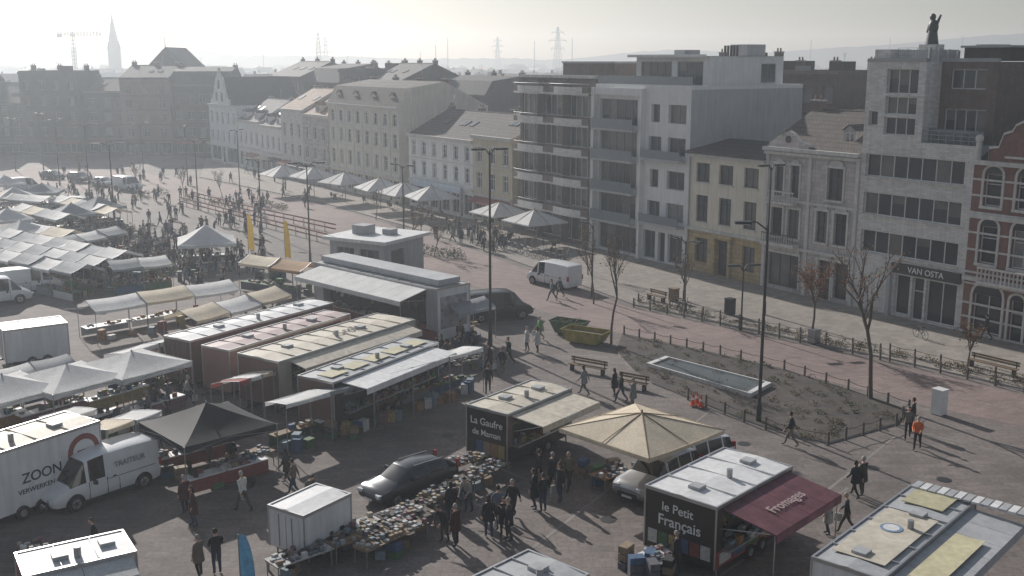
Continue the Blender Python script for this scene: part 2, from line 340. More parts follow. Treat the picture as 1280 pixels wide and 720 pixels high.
def building(name,s0,s1,D,h,floors,ncol,wm,roof='flat',rh=2.5,rm=None,ww=1.1,fm=frameW,n0=0,shop=True,sm=None,chim=2,dorm=0,sill=stoneL,corn=stoneL,sidewin=None,rz=None,loc=None,bandm=None,pil=False):
    b=MB(); w=s1-s0; holes=[]
    step=w/ncol
    for (za,zb) in floors:
        for i in range(ncol):
            x=step*(i+.5); holes.append((x-ww/2,x+ww/2,za,zb,2,2))
    zg=floors[0][0]-.8 if floors else h
    if shop and zg>2.4:
        k=max(1,int(round(w/6)))
        for i in range(k): holes+=shopfront(b,w*i/k,w*(i+1)/k,zt=min(3,zg-.4))
    b.wall(front(0),0,w,0,h,holes,wm,.22,fm,None)
    for hh in holes:
        if sill and hh[2]>2: b.bar(front(0),hh[0]-.1,hh[1]+.1,hh[2]-.14,hh[2]-.003,.003,.13,sill); b.bar(front(0),hh[0]-.1,hh[1]+.1,hh[3]+.003,hh[3]+.2,.003,.06,sill)
    if pil:
        for i in range(ncol+1): b.bar(front(0),max(0,step*i-.2),min(w,step*i+.2),zg,h-.45,.004,.09,sill)
    b.wall(sideLo(0),-D,0,0,h,sidewin or [],sm or wm,.2,fm); b.wall(sideHi(w),-D,0,0,h,[],sm or wm)
    b.wall(back(-D),0,w,0,h,[],wm)
    if shop: b.bar(front(0),0,w,zg-.1,zg+.15,.004,.2,corn)
    if shop:
        k=max(1,int(round(w/6)))
        for i in range(k):
            if R.random()<.7:
                xa,xb=w*i/k+.4,w*(i+1)/k-.4; cm=R.choice([canvG,canvK,canvR,canvC]); zt=min(3,zg-.3)
                b.hexa([(xa,.02,zt),(xb,.02,zt),(xb,1.3,zt-.5),(xa,1.3,zt-.5),(xa,.02,zt+.06),(xb,.02,zt+.06),(xb,1.3,zt-.44),(xa,1.3,zt-.44)],cm)
    for (za,zb) in floors[1:]: b.bar(front(0),0,w,za-.5,za-.38,.004,.06,corn)
    b.bar(front(0),-.02,w+.02,h-.35,h-.1,.004,.28,corn); b.bar(front(0),-.04,w+.04,h-.1,h+.06,.002,.4,corn)
    rm=rm or slate
    if roof=='flat':
        b.poly([(0,0,h-.05),(w,0,h-.05),(w,-D,h-.05),(0,-D,h-.05)],gravelroof)
        for x0,x1,y0,y1 in ((0,w,-.3,-.002),(0,w,-D,-D+.3),(0,.3,-D+.3,-.3),(w-.3,w,-D+.3,-.3)): b.box(x0+.003,x1-.003,y0,y1,h-.04,h+.35,wm)
        b.box(w*.3,w*.3+2,-D*.6,-D*.6+2,h,h+1.3,brickD); b.box(w*.7,w*.7+1.2,-D*.4,-D*.4+1.2,h,h+.8,zinc)
    elif roof=='gable':
        gableroof(b,0,w,-D,0,h,rh,rm,sm or wm)
        for i in range(int(w/4)): skylight(b,R.uniform(1,w-1),-D*.22,h+rh*.44+.02,.8,1.1,rh/(D/2))
    elif roof=='mansard':
        b.poly([(0,.2,h),(w,.2,h),(w,-1.3,h+rh*.75),(0,-1.3,h+rh*.75)],rm); b.poly([(0,-1.3,h+rh*.75),(w,-1.3,h+rh*.75),(w,-D/2,h+rh),(0,-D/2,h+rh)],rm)
        b.poly([(0,-D,h),(w,-D,h),(w,-D/2,h+rh),(0,-D/2,h+rh)],rm)
        for x in (0.01,w-.01): b.poly([(x,.2,h),(x,-1.3,h+rh*.75),(x,-D/2,h+rh),(x,-D,h)],sm or wm)
    for i in range(chim): chimney(b,.5+(w-1)*i/max(1,chim-1),-D/2-.4,h+(rh*.7 if roof!='flat' else 0),h=1.3)
    for i in range(dorm): dormer(b,w*(i+.5)/dorm,-.5,h+.15,1.3,1.3,wm,rm,fm)
    antenna(b,R.uniform(1,w-1),-D/2+.5,h+(rh*.9 if roof!='flat' else 0))
    return b.build(name,loc if loc is not None else W(s0,n0),rz if rz is not None else ANG)
def modern_block():
    w=9.5; D=14; b=MB(); h1=13.2
    holes=[(.5,3.0,.2,3.3,2,1,glass),(3.2,4.2,.12,3.3,1,2,glass),(4.4,5.7,.3,3.3,1,1,glass)]
    for za,zb in ((4.6,6.3),(7.5,9.2),(10.4,12.1)): holes.append((.7,9.1,za,zb,7,1,glass))
    b.wall(front(0),0,w,0,h1,holes,offwhite,.3,frameW,stoneL,False)
    hu=[(5.0,7.7,13.6,14.9,3,1,glass),(5.0,7.7,15.1,16.4,3,1,glass),(5.0,7.7,16.6,18.4,3,1,glass),(8.3,9.1,14.2,15.3,1,1,glass)]
    b.wall(front(0),4.4,w,h1,18.9,hu,offwhite,.3,frameW,None,False)
    b.wall(front(-1.8),0,4.4,h1,18.9,[(.6,3.9,13.6,15.6,4,1,glass),(.8,3.6,17,18.4,3,1,glass)],brickB,.2,frameW,None,False)
    b.wall(sideLo(4.4),-1.8,0,h1,18.9,[],offwhite)
    b.poly([(0,0,h1),(4.4,0,h1),(4.4,-1.8,h1),(0,-1.8,h1)],gravelroof)
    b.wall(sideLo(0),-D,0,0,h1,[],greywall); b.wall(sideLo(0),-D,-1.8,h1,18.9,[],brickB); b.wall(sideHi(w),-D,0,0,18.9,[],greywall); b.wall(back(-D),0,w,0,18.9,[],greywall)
    b.poly([(0,-1.8,18.9),(4.4,-1.8,18.9),(4.4,0,18.9),(w,0,18.9),(w,-D,18.9),(0,-D,18.9)],gravelroof)
    for a in ((4.4,w,-.28,.05),(0,4.4,-2.08,-1.75)): b.box(a[0],a[1],a[2],a[3],18.9,19.15,zinc)
    # roof-top plant room, lift housing, ducts, vents, rails
    b.box(7.9,9.3,-3,-.5,18.95,19.8,offwhite); b.box(.6,4.2,-9,-4,18.95,19.9,brickD); b.box(.4,4.4,-9.2,-3.8,19.9,20.05,zinc); b.box(5,6.6,-11,-9,18.95,20.2,greywall)
    for k in range(4): b.cyl((5+k*.8,-4.5,18.9),(5+k*.8,-4.5,19.7+.1*k),.12,.12,metalG,8)
    for z in (19.4,19.9): b.cyl((4.5,-1.2,z),(7.8,-1.2,z),.02,.02,metalG,4)
    for k in range(5): b.cyl((4.5+k*.82,-1.2,18.9),(4.5+k*.82,-1.2,19.9),.02,.02,metalG,4)
    b.box(0,4.4,-.9,-.8,13.21,14.2,bglass); antenna(b,3,-10,18.9,2.6)
    for z in (13.5,13.8,14.1): b.cyl((0.05,-.1,z),(4.4,-.1,z),.025,.025,metalG,5)
    for i in range(8): b.cyl((.05+i*.6,-.1,h1),(.05+i*.6,-.1,14.1),.02,.02,metalG,5)
    for k in range(3): leafclump(b,(1+k*1.2,-.5,h1),.3,.9,40,greens,.15)
    b.box(0.2,5.9,.004,.25,3.45,4.2,frameD); b.box(5.95,6.25,.004,.3,0,4.1,greywall)
    o=b.build('modern_office_building',W(0,0),ANG)
    text('VAN OSTA',o,(3.0,.262,3.82),(math.pi/2,0,math.pi),.62,frameW)
bglass=M('balcony_glass',(.16,.19,.21),.15,.1,spec=.7)
modern_block()
b=MB(); b.box(-1.6,1.6,-1.2,1.2,0,.9,greywall); b.box(-.7,.7,-.6,.6,.9,1.3,stoneL); b.cyl((0,0,1.3),(0,0,2.4),.5,.32,metalD,8); b.ball((0,0,2.6),(.45,.36,.6),metalD,8,6); b.ball((.08,0,3.35),(.24,.24,.28),metalD,8,6); b.cyl((-.3,0,2.8),(-.6,0,3.5),.12,.08,metalD,6); b.cyl((.3,0,2.8),(.5,0,2.2),.12,.08,metalD,6)
b.build('rooftop_statue',W(8.4,-6,18.9),ANG)
def ornate():
    w=9.7; D=11; h=12.0; b=MB()
    holes=[(.6,1.9,.4,3.3,1,2,glass),(2.3,3.5,.12,3.3,1,2,glass),(5.6,8.9,.4,3.2,3,1,glass),
           (1.0,2.2,4.7,7.2,2,2),(2.9,4.0,4.7,7.2,2,2),(5.8,7.0,4.6,7.0,2,2),(7.6,8.8,4.6,7.0,2,2),
           (1.6,3.1,8.2,10.7,2,2),(6.0,6.9,8.0,10.6,1,2),(7.7,8.6,8.0,10.6,1,2)]
    b.wall(front(0),0,w,0,h,holes,stone,.25,frameD,None)
    P=front(0)
    for hh in holes:
        a,c,z0,z1=hh[:4]
        b.bar(P,a-.18,a-.02,z0,z1,.003,.08,stoneL); b.bar(P,c+.02,c+.18,z0,z1,.003,.08,stoneL)
        b.bar(P,a-.25,c+.25,z1+.02,z1+.22,.004,.16,stoneL)
        if z0>1: b.bar(P,a-.2,c+.2,z0-.16,z0-.003,.003,.18,stoneL)
        m=(a+c)/2 # arched head
        pts=[(m+math.cos(t*math.pi/8)*(c-a)/2*1.1,.05,z1+.22+math.sin(t*math.pi/8)*(c-a)*.3) for t in range(9)]
        b.poly(pts,stoneL)
        for k in range(8): b.poly([pts[k],pts[k+1],(pts[k+1][0],.14,pts[k+1][2]),(pts[k][0],.14,pts[k][2])],stoneL)
    for z,t,o_ in ((3.7,.25,.22),(7.6,.2,.14),(11.4,.25,.3),(11.72,.3,.5)): b.bar(P,-.02,w+.02,z,z+t,.005,o_,stoneL)
    for x in (0.05,4.75,9.3): b.bar(P,x,x+.32,0,11.4,.006,.12,stoneL)
    b.box(5.5,9.1,.16,1.0,3.96,4.2,stoneL); b.box(5.6,9.0,.85,.95,4.9,4.95,metalD)
    for i in range(14): b.cyl((5.6+i*.26,.9,4.2),(5.6+i*.26,.9,5.0),.02,.02,metalD,4)
    b.box(5.9,8.7,.16,.9,7.4,7.6,stoneL)
    for i in range(11): b.cyl((5.9+i*.28,.85,7.6),(5.9+i*.28,.85,8.4),.04,.03,stoneL,5)
    b.box(5.8,8.8,.78,.92,8.4,8.5,stoneL)
    b.wall(sideLo(0),-D,0,0,h,[],brickB); b.wall(sideHi(w),-D,0,0,h,[],brickB); b.wall(back(-D),0,w,0,h,[],brickB)
    gableroof(b,0,w,-D,0,h,2.9,tileB,brickB,.4)
    for x in (2.4,): dormer(b,x,-1.4,h+.5,1.2,1.1,stone,slate,frameW)
    pts=[(5.2,.2,h),(9.2,.2,h),(9.2,.2,h+.4),(8.3,.2,h+.6),(7.7,.2,h+1.2),(7.2,.2,h+1.4),(6.7,.2,h+1.2),(6.1,.2,h+.6),(5.2,.2,h+.4)]
    b.poly(pts,stone); b.poly([(x,y-.4,z) for x,y,z in pts],stone)
    for k in range(len(pts)): a_,c_=pts[k],pts[(k+1)%len(pts)]; b.poly([a_,c_,(c_[0],c_[1]-.4,c_[2]),(a_[0],a_[1]-.4,a_[2])],stoneL)
    b.cyl((7.2,.21,h+.7),(7.2,.24,h+.7),.3,.3,glass,14)
    chimney(b,.5,-D/2,h+2,1.2,.6,1.6); chimney(b,9.2,-D/2,h+2,1.2,.6,1.6)
    o=b.build('stone_townhouse',W(9.5,0),ANG)
ornate()
def creamhouse():
    w=9.3; D=10; h=11; b=MB(); P=front(0)
    hg=[(.8,2.3,1.0,3.2,2,2),(3.9,5.3,.15,3.3,2,2,glass),(6.6,8.2,1.0,3.2,2,2)]
    b.wall(P,0,w,0,4.0,hg,ochre,.28,frameD,None)
    hu=[]
    for x in (1.6,4.6,7.5): hu+=[(x-.75,x+.75,4.7,7.1,2,2),(x-.85,x+.85,8.3,10,2,1)]
    b.wall(P,0,w,4.0,h,hu,cream,.25,frameD,stoneL)
    b.bar(P,-.02,w+.02,3.85,4.1,.005,.2,stoneL)
    for x in (3.5,5.4): b.bar(P,x,x+.3,0,3.5,.005,.3,ochre)
    b.bar(P,3.3,5.9,3.5,3.84,.006,.5,ochre)
    b.bar(P,-.02,w+.02,10.5,10.8,.005,.3,stoneL); b.bar(P,-.05,w+.05,10.8,11.0,.005,.5,frameD)
    b.wall(sideLo(0),-D,0,0,h,[],cream); b.wall(sideHi(w),-D,0,0,h,[],cream); b.wall(back(-D),0,w,0,h,[],cream)
    b.poly([(-.05,.5,h+.01),(w+.05,.5,h+.01),(w+.05,-D/2,h+.9),(-.05,-D/2,h+.9)],slate); b.poly([(-.05,-D-.2,h+.01),(w+.05,-D-.2,h+.01),(w+.05,-D/2,h+.9),(-.05,-D/2,h+.9)],slate)
    chimney(b,.6,-6,h+.4)
    b.cyl((9.1,.1,0),(9.1,.1,10.5),.06,.06,metalG,6)
    b.build('cream_townhouse',W(19.2,0),ANG)
creamhouse()
def whiteblock():
    w=13.9; D=14.6; h=16.4; b=MB(); P=front(0)
    holes=[(.6,2.6,.3,3,2,1,glass),(3,4,.15,3,1,1,glass),(4.4,6.2,.3,3,2,1,glass),(7.2,13.2,.3,2.9,5,1,glass)]
    fl=[(4.2,5.9),(7.2,8.9),(10.3,12.0),(13.3,15)]
    for i,(a,c) in enumerate(fl):
        holes+=[(.6,3.0,a,c,2,1)]; holes+=[(4.2,5.4,a,c,1,1)] if i%2 else [(3.9,5.7,a,c,2,1)]
        holes+=[(7.4,13.2,a-.5,c+.3,5,1)]
    b.wall(P,0,w,0,h,holes,white_wall,.35,frameG,None)
    b.bar(P,6.3,6.6,0,h,.004,.5,white_wall); b.bar(P,13.45,13.9,0,h,.004,.6,white_wall); b.bar(P,6.6,13.45,h-.7,h,.004,.5,white_wall)
    for i,(a,c) in enumerate(fl):
        b.box(7.0,13.3,.36,1.0,a-1.05,a-.85,greywall); b.box(7.0,13.3,.95,1.0,a-.85,a+.15,bglass)
        if i%2==0: b.box(.4,5.9,.004,.9,a-.5,a-.3,greywall); b.box(.4,5.9,.86,.9,a-.3,a+.5,bglass)
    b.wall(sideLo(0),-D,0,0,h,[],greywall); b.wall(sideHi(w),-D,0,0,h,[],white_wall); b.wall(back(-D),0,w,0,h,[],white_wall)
    b.poly([(0,0,h-.02),(w,0,h-.02),(w,-D,h-.02),(0,-D,h-.02)],gravelroof)
    for a in ((0,w,-.25,0.02),(0,w,-D,-D+.25),(0,.25,-D+.25,-.25),(w-.25,w,-D+.25,-.25)): b.box(a[0],a[1],a[2],a[3],h,h+.35,white_wall)
    b.wall(front(-3.2),1.2,11.5,h,h+3,[(2,5.5,h+.3,h+2.5,3,1),(6.3,10.8,h+.3,h+2.5,4,1)],white_wall,.15,frameG)
    b.wall(sideLo(1.2),-13,-3.2,h,h+3,[(-12,-10,h+.5,h+2.3,2,1)],white_wall,.15,frameG); b.wall(sideHi(11.5),-13,-3.2,h,h+3,[],white_wall); b.poly([(1,-2.6,h+3),(12,-2.6,h+3),(12,-13,h+3),(1,-13,h+3)],white_wall); b.box(1,12,-2.6,-2.4,h+2.9,h+3.15,white_wall)
    b.wall(back(-13),1.2,11.5,h,h+3,[],white_wall)
    b.box(2.2,4.4,-11.5,-9,h+3.02,h+4.1,greywall); b.box(6.5,8,-7,-5,h+3.02,h+3.6,zinc)
    for i in range(5): b.cyl((2.5+i*.4,-8,h+3),(2.5+i*.4,-8,h+4.0),.12,.12,metalD,6)
    b.box(.05,13.8,-.16,-.12,h+.36,h+1.15,bglass)
    for i in range(8):
        x=R.uniform(5,13); leafclump(b,(x,-1,h+.3),.5,1.2,60,greens,.2)
    o=b.build('white_apartment_building',W(28.5,0),ANG)
whiteblock()
def balconyblock():
    w=13.5; D=14; h=17.2; b=MB(); P=front(0)
    fl=[(4.0,6.2),(7.1,9.3),(10.2,12.4),(13.3,15.5)]
    holes=[(.6,12.8,.4,3,7,1,glass)]
    for a,c in fl: holes+=[(.5,4.4,a,c,4,1,glass),(4.7,8.9,a,c,4,1,glass),(9.2,13,a,c,4,1,glass)]
    b.wall(P,0,w,0,h,holes,brickB,.25,frameW)
    for a,c in fl+[(16.5,17)]:
        pts=[]
        for k in range(15):
            x=w*k/14; y=.9+.3*abs(math.sin(math.pi*2*k/14)); pts.append((x,y))
        for k in range(14):
            x0,y0=pts[k];x1,y1=pts[k+1]
            for z0,z1,mm in ((a-.95,a-.75,stoneL),(a-.75,a-.15,offwhite if k%7 not in (0,6) else brickB)):
                b.poly([(x0,y0,z0),(x1,y1,z0),(x1,y1,z1),(x0,y0,z1)],mm)
            b.poly([(x0,0,a-.95),(x1,0,a-.95),(x1,y1,a-.95),(x0,y0,a-.95)],stoneL); b.poly([(x0,0,a-.745),(x1,0,a-.745),(x1,y1,a-.745),(x0,y0,a-.745)],stoneL)
            b.poly([(x0,y0-.08,a-.75),(x1,y1-.08,a-.75),(x1,y1-.08,a-.15),(x0,y0-.08,a-.15)],brickD)
            b.poly([(x0,y0,a-.15),(x1,y1,a-.15),(x1,y1-.08,a-.15),(x0,y0-.08,a-.15)],stoneL)
            b.cyl((x0,y0-.04,a+.15),(x1,y1-.04,a+.15),.03,.03,metalG,4,False)
    for x in (4.5,9.0): b.box(x-.1,x+.1,0.01,.85,0,h,brickB)
    b.wall(sideLo(0),-D,0,0,h,[],brickB); b.wall(sideHi(w),-D,0,0,h,[],brickB); b.wall(back(-D),0,w,0,h,[],brickB)
    b.poly([(0,0,h),(w,0,h),(w,-D,h),(0,-D,h)],gravelroof); b.box(0,w,-.3,.1,h,h+.3,stoneL); b.box(2,11,-11,-4,h+.01,h+1.5,brickB); b.box(1.9,11.1,-11.1,-3.9,h+1.5,h+1.7,zinc)
    b.build('brick_balcony_apartment_building',W(42.4,0),ANG)
balconyblock()
def rightbrick(s0,s1,h,name,pk,dome=False):
    w=s1-s0; D=12; b=MB(); P=front(0); c=w/2
    holes=[(.7,2.9,.5,3.0,2,2,glass),(w-3.0,w-.8,.3,3.0,2,2,glass),(c-.5,c+.5,.1,3,1,2,glass)]
    for za,zb in ((5.2,7.8),(9.2,11.4)):
        holes+=[(.9,2.2,za,zb,1,2),(c-.8,c+.8,za,zb,2,2),(w-2.2,w-.9,za,zb,1,2)]
    b.wall(P,0,w,0,h,holes,brickR,.3,frameW,None)
    for hh in holes:
        a,e,z0,z1=hh[:4]
        b.bar(P,a-.2,a-.02,z0,z1,.003,.08,stoneL); b.bar(P,e+.02,e+.2,z0,z1,.003,.08,stoneL); b.bar(P,a-.2,e+.2,z0-.2,z0-.003,.003,.15,stoneL)
        m=(a+e)/2; r=(e-a)/2+.2
        pts=[(m+math.cos(t*math.pi/10)*r,.06,z1+.003+math.sin(t*math.pi/10)*r*.8) for t in range(11)]
        pi_=[(m+math.cos(t*math.pi/10)*(r-.2),.062,z1+.003+math.sin(t*math.pi/10)*(r-.2)*.8) for t in range(11)]
        for k in range(10): b.poly([pts[k],pts[k+1],pi_[k+1],pi_[k]],stoneL)
        b.poly([(x,.03,z) for x,y,z in pi_],glass)
    for z in (.1,1.2,2.2,3.6,4.4,6,7.2,8.6,9.8,10.9): b.bar(P,-.01,w+.01,z,z+.14,.004,.05,stoneL)
    for z,o_ in ((3.9,.3),(8.3,.25),(h-.3,.45)): b.bar(P,-.02,w+.02,z,z+.3,.006,o_,stoneL)
    b.box(c-2.4,c+2.4,.31,1.3,4.0,4.2,stoneL); b.box(c-2.4,c+2.4,1.15,1.3,5.05,5.18,stoneL)
    for i in range(17): b.cyl((c-2.35+i*.294,1.22,4.2),(c-2.35+i*.294,1.22,5.05),.06,.05,stoneL,6)
    pts=[(c-3,0,h),(c-3,0,h+.8),(c-2.3,0,h+.9),(c-2,0,h+1.8),(c-1.4,0,h+2.0),(c-1.2,0,h+pk-.6),(c,0,h+pk),(c+1.2,0,h+pk-.6),(c+1.4,0,h+2.0),(c+2,0,h+1.8),(c+2.3,0,h+.9),(c+3,0,h+.8),(c+3,0,h)]
    b.poly([(x,.1,z) for x,_,z in pts],brickR); b.poly([(x,-.3,z) for x,_,z in pts],brickR)
    for k in range(len(pts)-1):
        a_,e_=pts[k],pts[k+1]; b.hexa([(a_[0],-.35,a_[2]),(e_[0],-.35,e_[2]),(e_[0],.2,e_[2]),(a_[0],.2,a_[2]),(a_[0],-.35,a_[2]+.16),(e_[0],-.35,e_[2]+.16),(e_[0],.2,e_[2]+.16),(a_[0],.2,a_[2]+.16)],stoneL)
    b.bar(front(.1),c-.5,c+.5,h+.5,h+1.8,.003,.04,glass); b.bar(front(.1),c-1.8,c+1.8,h+.25,h+.4,.003,.1,stoneL)
    for x in (0.3,w-.3): b.cyl((x,.1,h),(x,.1,h+1.2),.22,.18,stoneL,8); b.ball((x,.1,h+1.45),(.28,.28,.3),stoneL,8,6)
    b.ball((c,-.05,h+pk+.35),(.22,.22,.3),stoneL,8,6)
    b.wall(sideLo(0),-D,0,0,h,[],brickR); b.wall(sideHi(w),-D,0,0,h,[],brickR); b.wall(back(-D),0,w,0,h,[],brickR)
    gableroof(b,0,w,-D,-.4,h,pk*.9,slate,brickR,.1)
    if dome:
        b.cyl((w-1.6,-3,h),(w-1.6,-3,h+3),1.3,1.3,stoneL,10); b.ball((w-1.6,-3,h+3),(1.5,1.5,1.9),slate,12,8); b.cyl((w-1.6,-3,h+4.8),(w-1.6,-3,h+6),.2,.03,zinc,6)
    chimney(b,w-.6,-D/2-1,h+1.6,1.1,.7,2.2,brickR)
    b.build(name,W(s0,0),ANG)
rightbrick(-8.2,0,12.3,'red_brick_townhouse',3.0)
rightbrick(-17,-8.2,13,'red_brick_townhouse',3.4,True)
# --- further houses along the street
building('yellow_townhouse',57.5,66,13,10.3,[(4.1,6),(7.2,9)],3,yellowW,'gable',2.6,tileB,1.2,sidewin=[(-4,-3,7.4,8.8,1,1),(-9,-8,4.2,5.8,1,1)],chim=2)
o=building('white_cafe_house',66,82,12,9.6,[(4.4,6.2),(7.1,8.7)],6,white_wall,'gable',3.0,tileB,1.1,chim=3)
bb=MB(); bb.box(2,14,.43,.6,3.05,3.9,M('sign_blue_white',(.45,.52,.6),.5,.2,2)); bb.build('cafe_sign',W(66,0),ANG)
building('white_long_townhouse',84.5,107,14,12.8,[(4.2,6.2),(7.4,9.3),(10.3,11.9)],8,cream,'mansard',3.4,tileB,1.2,chim=4,dorm=4,pil=True)
building('grey_townhouse',107.5,117,12,10.8,[(4,5.8),(7,8.9)],3,stone,'gable',3.2,tileO,1.1,chim=2,dorm=1)
building('grey_townhouse',117,126,12,11.3,[(4,5.8),(7,9.1)],3,offwhite,'gable',3.2,tileO,1.1,chim=2)
building('white_low_house',126,136,12,8.2,[(4.4,6.4)],4,white_wall,'gable',3.5,slate,1.0,chim=2,dorm=2)
building('white_low_house',136,146.5,12,8.6,[(4.6,6.6)],4,white_wall,'gable',3.6,slate,1.0,chim=2,dorm=2)
def stepgable():
    w=15; D=14; h=11; b=MB(); P=front(0); holes=[]
    for za,zb in ((4.2,6.2),(7.5,9.6)):
        for i in range(5): x=1.5+i*3; holes.append((x-.55,x+.55,za,zb,2,2))
    holes+=shopfront(b,0,w)
    b.wall(P,0,w,0,h,holes,white_wall,.25,frameW,stoneL)
    c=8.5; pts=[(c-5,h),(c-5,h+.8),(c-3.6,h+1.2),(c-1.6,h+5),(c-.5,h+5.6),(c,h+6.6),(c+.5,h+5.6),(c+1.6,h+5),(c+3.6,h+1.2),(c+5,h+.8),(c+5,h)]
    b.poly([(x,.05,z) for x,z in pts],white_wall); b.poly([(x,-.4,z) for x,z in pts],white_wall)
    for k in range(len(pts)-1):
        a,e=pts[k],pts[k+1]; b.poly([(a[0],.05,a[1]),(e[0],.05,e[1]),(e[0],-.4,e[1]),(a[0],-.4,a[1])],stoneL)
    for x,z0,z1 in ((c-1.4,h+.6,h+2.2),(c+1.4,h+.6,h+2.2),(c,h+2.8,h+4.4)): b.bar(front(.05),x-.5,x+.5,z0,z1,.004,.03,glass)
    b.wall(sideLo(0),-D,0,0,h,[],white_wall); b.wall(sideHi(w),-D,0,0,h,[],white_wall)
    b.poly([(c-4.4,-.4,h),(c,-.4,h+5),(c,-D,h+5),(c-4.4,-D,h)],slate); b.poly([(c+4.4,-.4,h),(c,-.4,h+5),(c,-D,h+5),(c+4.4,-D,h)],slate)
    b.poly([(0,0,h),(w,0,h),(w,-D,h),(0,-D,h)],slate); b.bar(P,0,w,h-.3,h,.004,.3,stoneL)
    b.build('white_gabled_guild_house',W(147,0),ANG)
stepgable()
# blocks behind the first row
def rear(name,s0,s1,n0,D,h,wm,nc,nf,roof='flat',rh=3,rm=None):
    fl=[(3.8+i*(h-4.2)/nf,3.8+i*(h-4.2)/nf+1.7) for i in range(nf)]
    return building(name,s0,s1,D,h,fl,nc,wm,roof,rh,rm,1.3,frameG,n0=n0,sm=wm,shop=False,chim=3,corn=wm,sill=wm)
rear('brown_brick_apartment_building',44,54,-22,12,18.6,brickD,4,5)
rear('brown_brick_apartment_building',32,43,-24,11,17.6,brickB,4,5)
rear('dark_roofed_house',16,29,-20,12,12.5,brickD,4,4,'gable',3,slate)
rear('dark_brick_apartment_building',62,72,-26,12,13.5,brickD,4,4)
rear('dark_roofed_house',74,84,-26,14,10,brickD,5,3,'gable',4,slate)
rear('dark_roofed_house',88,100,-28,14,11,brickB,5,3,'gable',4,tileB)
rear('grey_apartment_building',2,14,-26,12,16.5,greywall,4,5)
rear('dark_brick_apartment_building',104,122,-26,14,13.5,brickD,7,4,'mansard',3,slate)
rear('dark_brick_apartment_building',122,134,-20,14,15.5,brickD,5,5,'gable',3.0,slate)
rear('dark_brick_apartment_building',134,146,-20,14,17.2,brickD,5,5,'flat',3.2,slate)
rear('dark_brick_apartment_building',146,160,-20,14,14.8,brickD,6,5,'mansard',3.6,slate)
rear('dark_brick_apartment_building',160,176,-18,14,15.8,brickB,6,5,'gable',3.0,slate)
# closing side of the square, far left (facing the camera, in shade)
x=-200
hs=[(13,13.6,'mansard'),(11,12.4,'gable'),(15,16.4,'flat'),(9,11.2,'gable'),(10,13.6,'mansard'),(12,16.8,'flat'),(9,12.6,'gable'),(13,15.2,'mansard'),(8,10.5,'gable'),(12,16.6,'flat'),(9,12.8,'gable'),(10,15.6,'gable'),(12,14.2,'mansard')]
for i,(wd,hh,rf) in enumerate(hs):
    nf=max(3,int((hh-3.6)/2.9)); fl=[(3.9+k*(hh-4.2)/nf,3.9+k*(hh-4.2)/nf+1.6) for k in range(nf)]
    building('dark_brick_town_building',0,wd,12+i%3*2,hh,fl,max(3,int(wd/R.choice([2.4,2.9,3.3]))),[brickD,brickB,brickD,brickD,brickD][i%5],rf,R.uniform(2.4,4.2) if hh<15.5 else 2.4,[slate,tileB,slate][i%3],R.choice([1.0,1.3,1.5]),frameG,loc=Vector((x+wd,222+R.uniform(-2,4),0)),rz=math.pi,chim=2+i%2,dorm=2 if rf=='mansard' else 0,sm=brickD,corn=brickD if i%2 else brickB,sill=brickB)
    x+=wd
b=MB(); b.wall(front(0),0,14,0,15,[(1.5+k*3,2.9+k*3,z,z+2,2,2) for k in range(4) for z in (5,9,12.2)],brickD,.2,frameG); b.box(0.05,13.95,-16,-.05,0,14.9,brickD)
b.poly([(0,.02,15),(14,.02,15),(7,.02,22)],brickD); b.poly([(0,.1,15),(7,.1,22),(7,-16,22),(0,-16,15)],slate); b.poly([(14,.1,15),(7,.1,22),(7,-16,22),(14,-16,15)],slate); b.cyl((7,0,22),(7,0,25),.15,.03,zinc,5)
b.build('dark_gabled_hall',Vector((-72,252,0)),math.pi)
# distant town
b=MB()
wallm=[brickD,brickB,brickR,greywall,cream,offwhite]; rfm=[slate,tileB,tileO,tileB,slate]
def house(b,x,y,a,w,d,h,rh,wm,rm):
    ca,sa=math.cos(a),math.sin(a)
    T=lambda p:(x+p[0]*ca-p[1]*sa,y+p[0]*sa+p[1]*ca,p[2])
    b.hexa([T(p) for p in [(-w/2,-d/2,0),(w/2,-d/2,0),(w/2,d/2,0),(-w/2,d/2,0),(-w/2,-d/2,h),(w/2,-d/2,h),(w/2,d/2,h),(-w/2,d/2,h)]],wm)
    if rh>0:
        b.poly([T((-w/2,-d/2-.3,h)),T((w/2,-d/2-.3,h)),T((w/2,0,h+rh)),T((-w/2,0,h+rh))],rm); b.poly([T((-w/2,d/2+.3,h)),T((w/2,d/2+.3,h)),T((w/2,0,h+rh)),T((-w/2,0,h+rh))],rm)
        for e in (-w/2,w/2): b.poly([T((e,-d/2,h)),T((e,d/2,h)),T((e,0,h+rh))],wm)
        b.hexa([T((w*.3+i,j,k)) for k in (h+rh*.5,h+rh+1) for i,j in ((-.4,-.3),(.4,-.3),(.4,.3),(-.4,.3))],brickB)
    else: b.poly([T((-w/2,-d/2,h+.01)),T((w/2,-d/2,h+.01)),T((w/2,d/2,h+.01)),T((-w/2,d/2,h+.01))],gravelroof)
n=0
while n<1300:
    y=170+R.random()**1.5*1300; x=R.uniform(-.62,.66)*y
    p=Vector((x,y,0))-P0; nn=p.dot(N_); ss=p.dot(D_)
    if nn>-44 and ss<185: continue
    if ss>=150 and y<262 and x<-20: continue
    if y<262 and x<-40: continue
    a=ANG+R.choice([0,math.pi/2])+R.uniform(-.1,.1); hh=R.uniform(6,11.5) 
    flat=R.random()<.3
    house(b,x,y,a,R.uniform(7,22),R.uniform(8,12),hh+(2 if flat else 0),0 if flat else R.uniform(2.5,4),R.choice(wallm),R.choice(rfm)); n+=1
b.build('distant_town')
hillm=M('hill_woodland',(.04,.052,.05),.95,.3,.01,fine=.05)
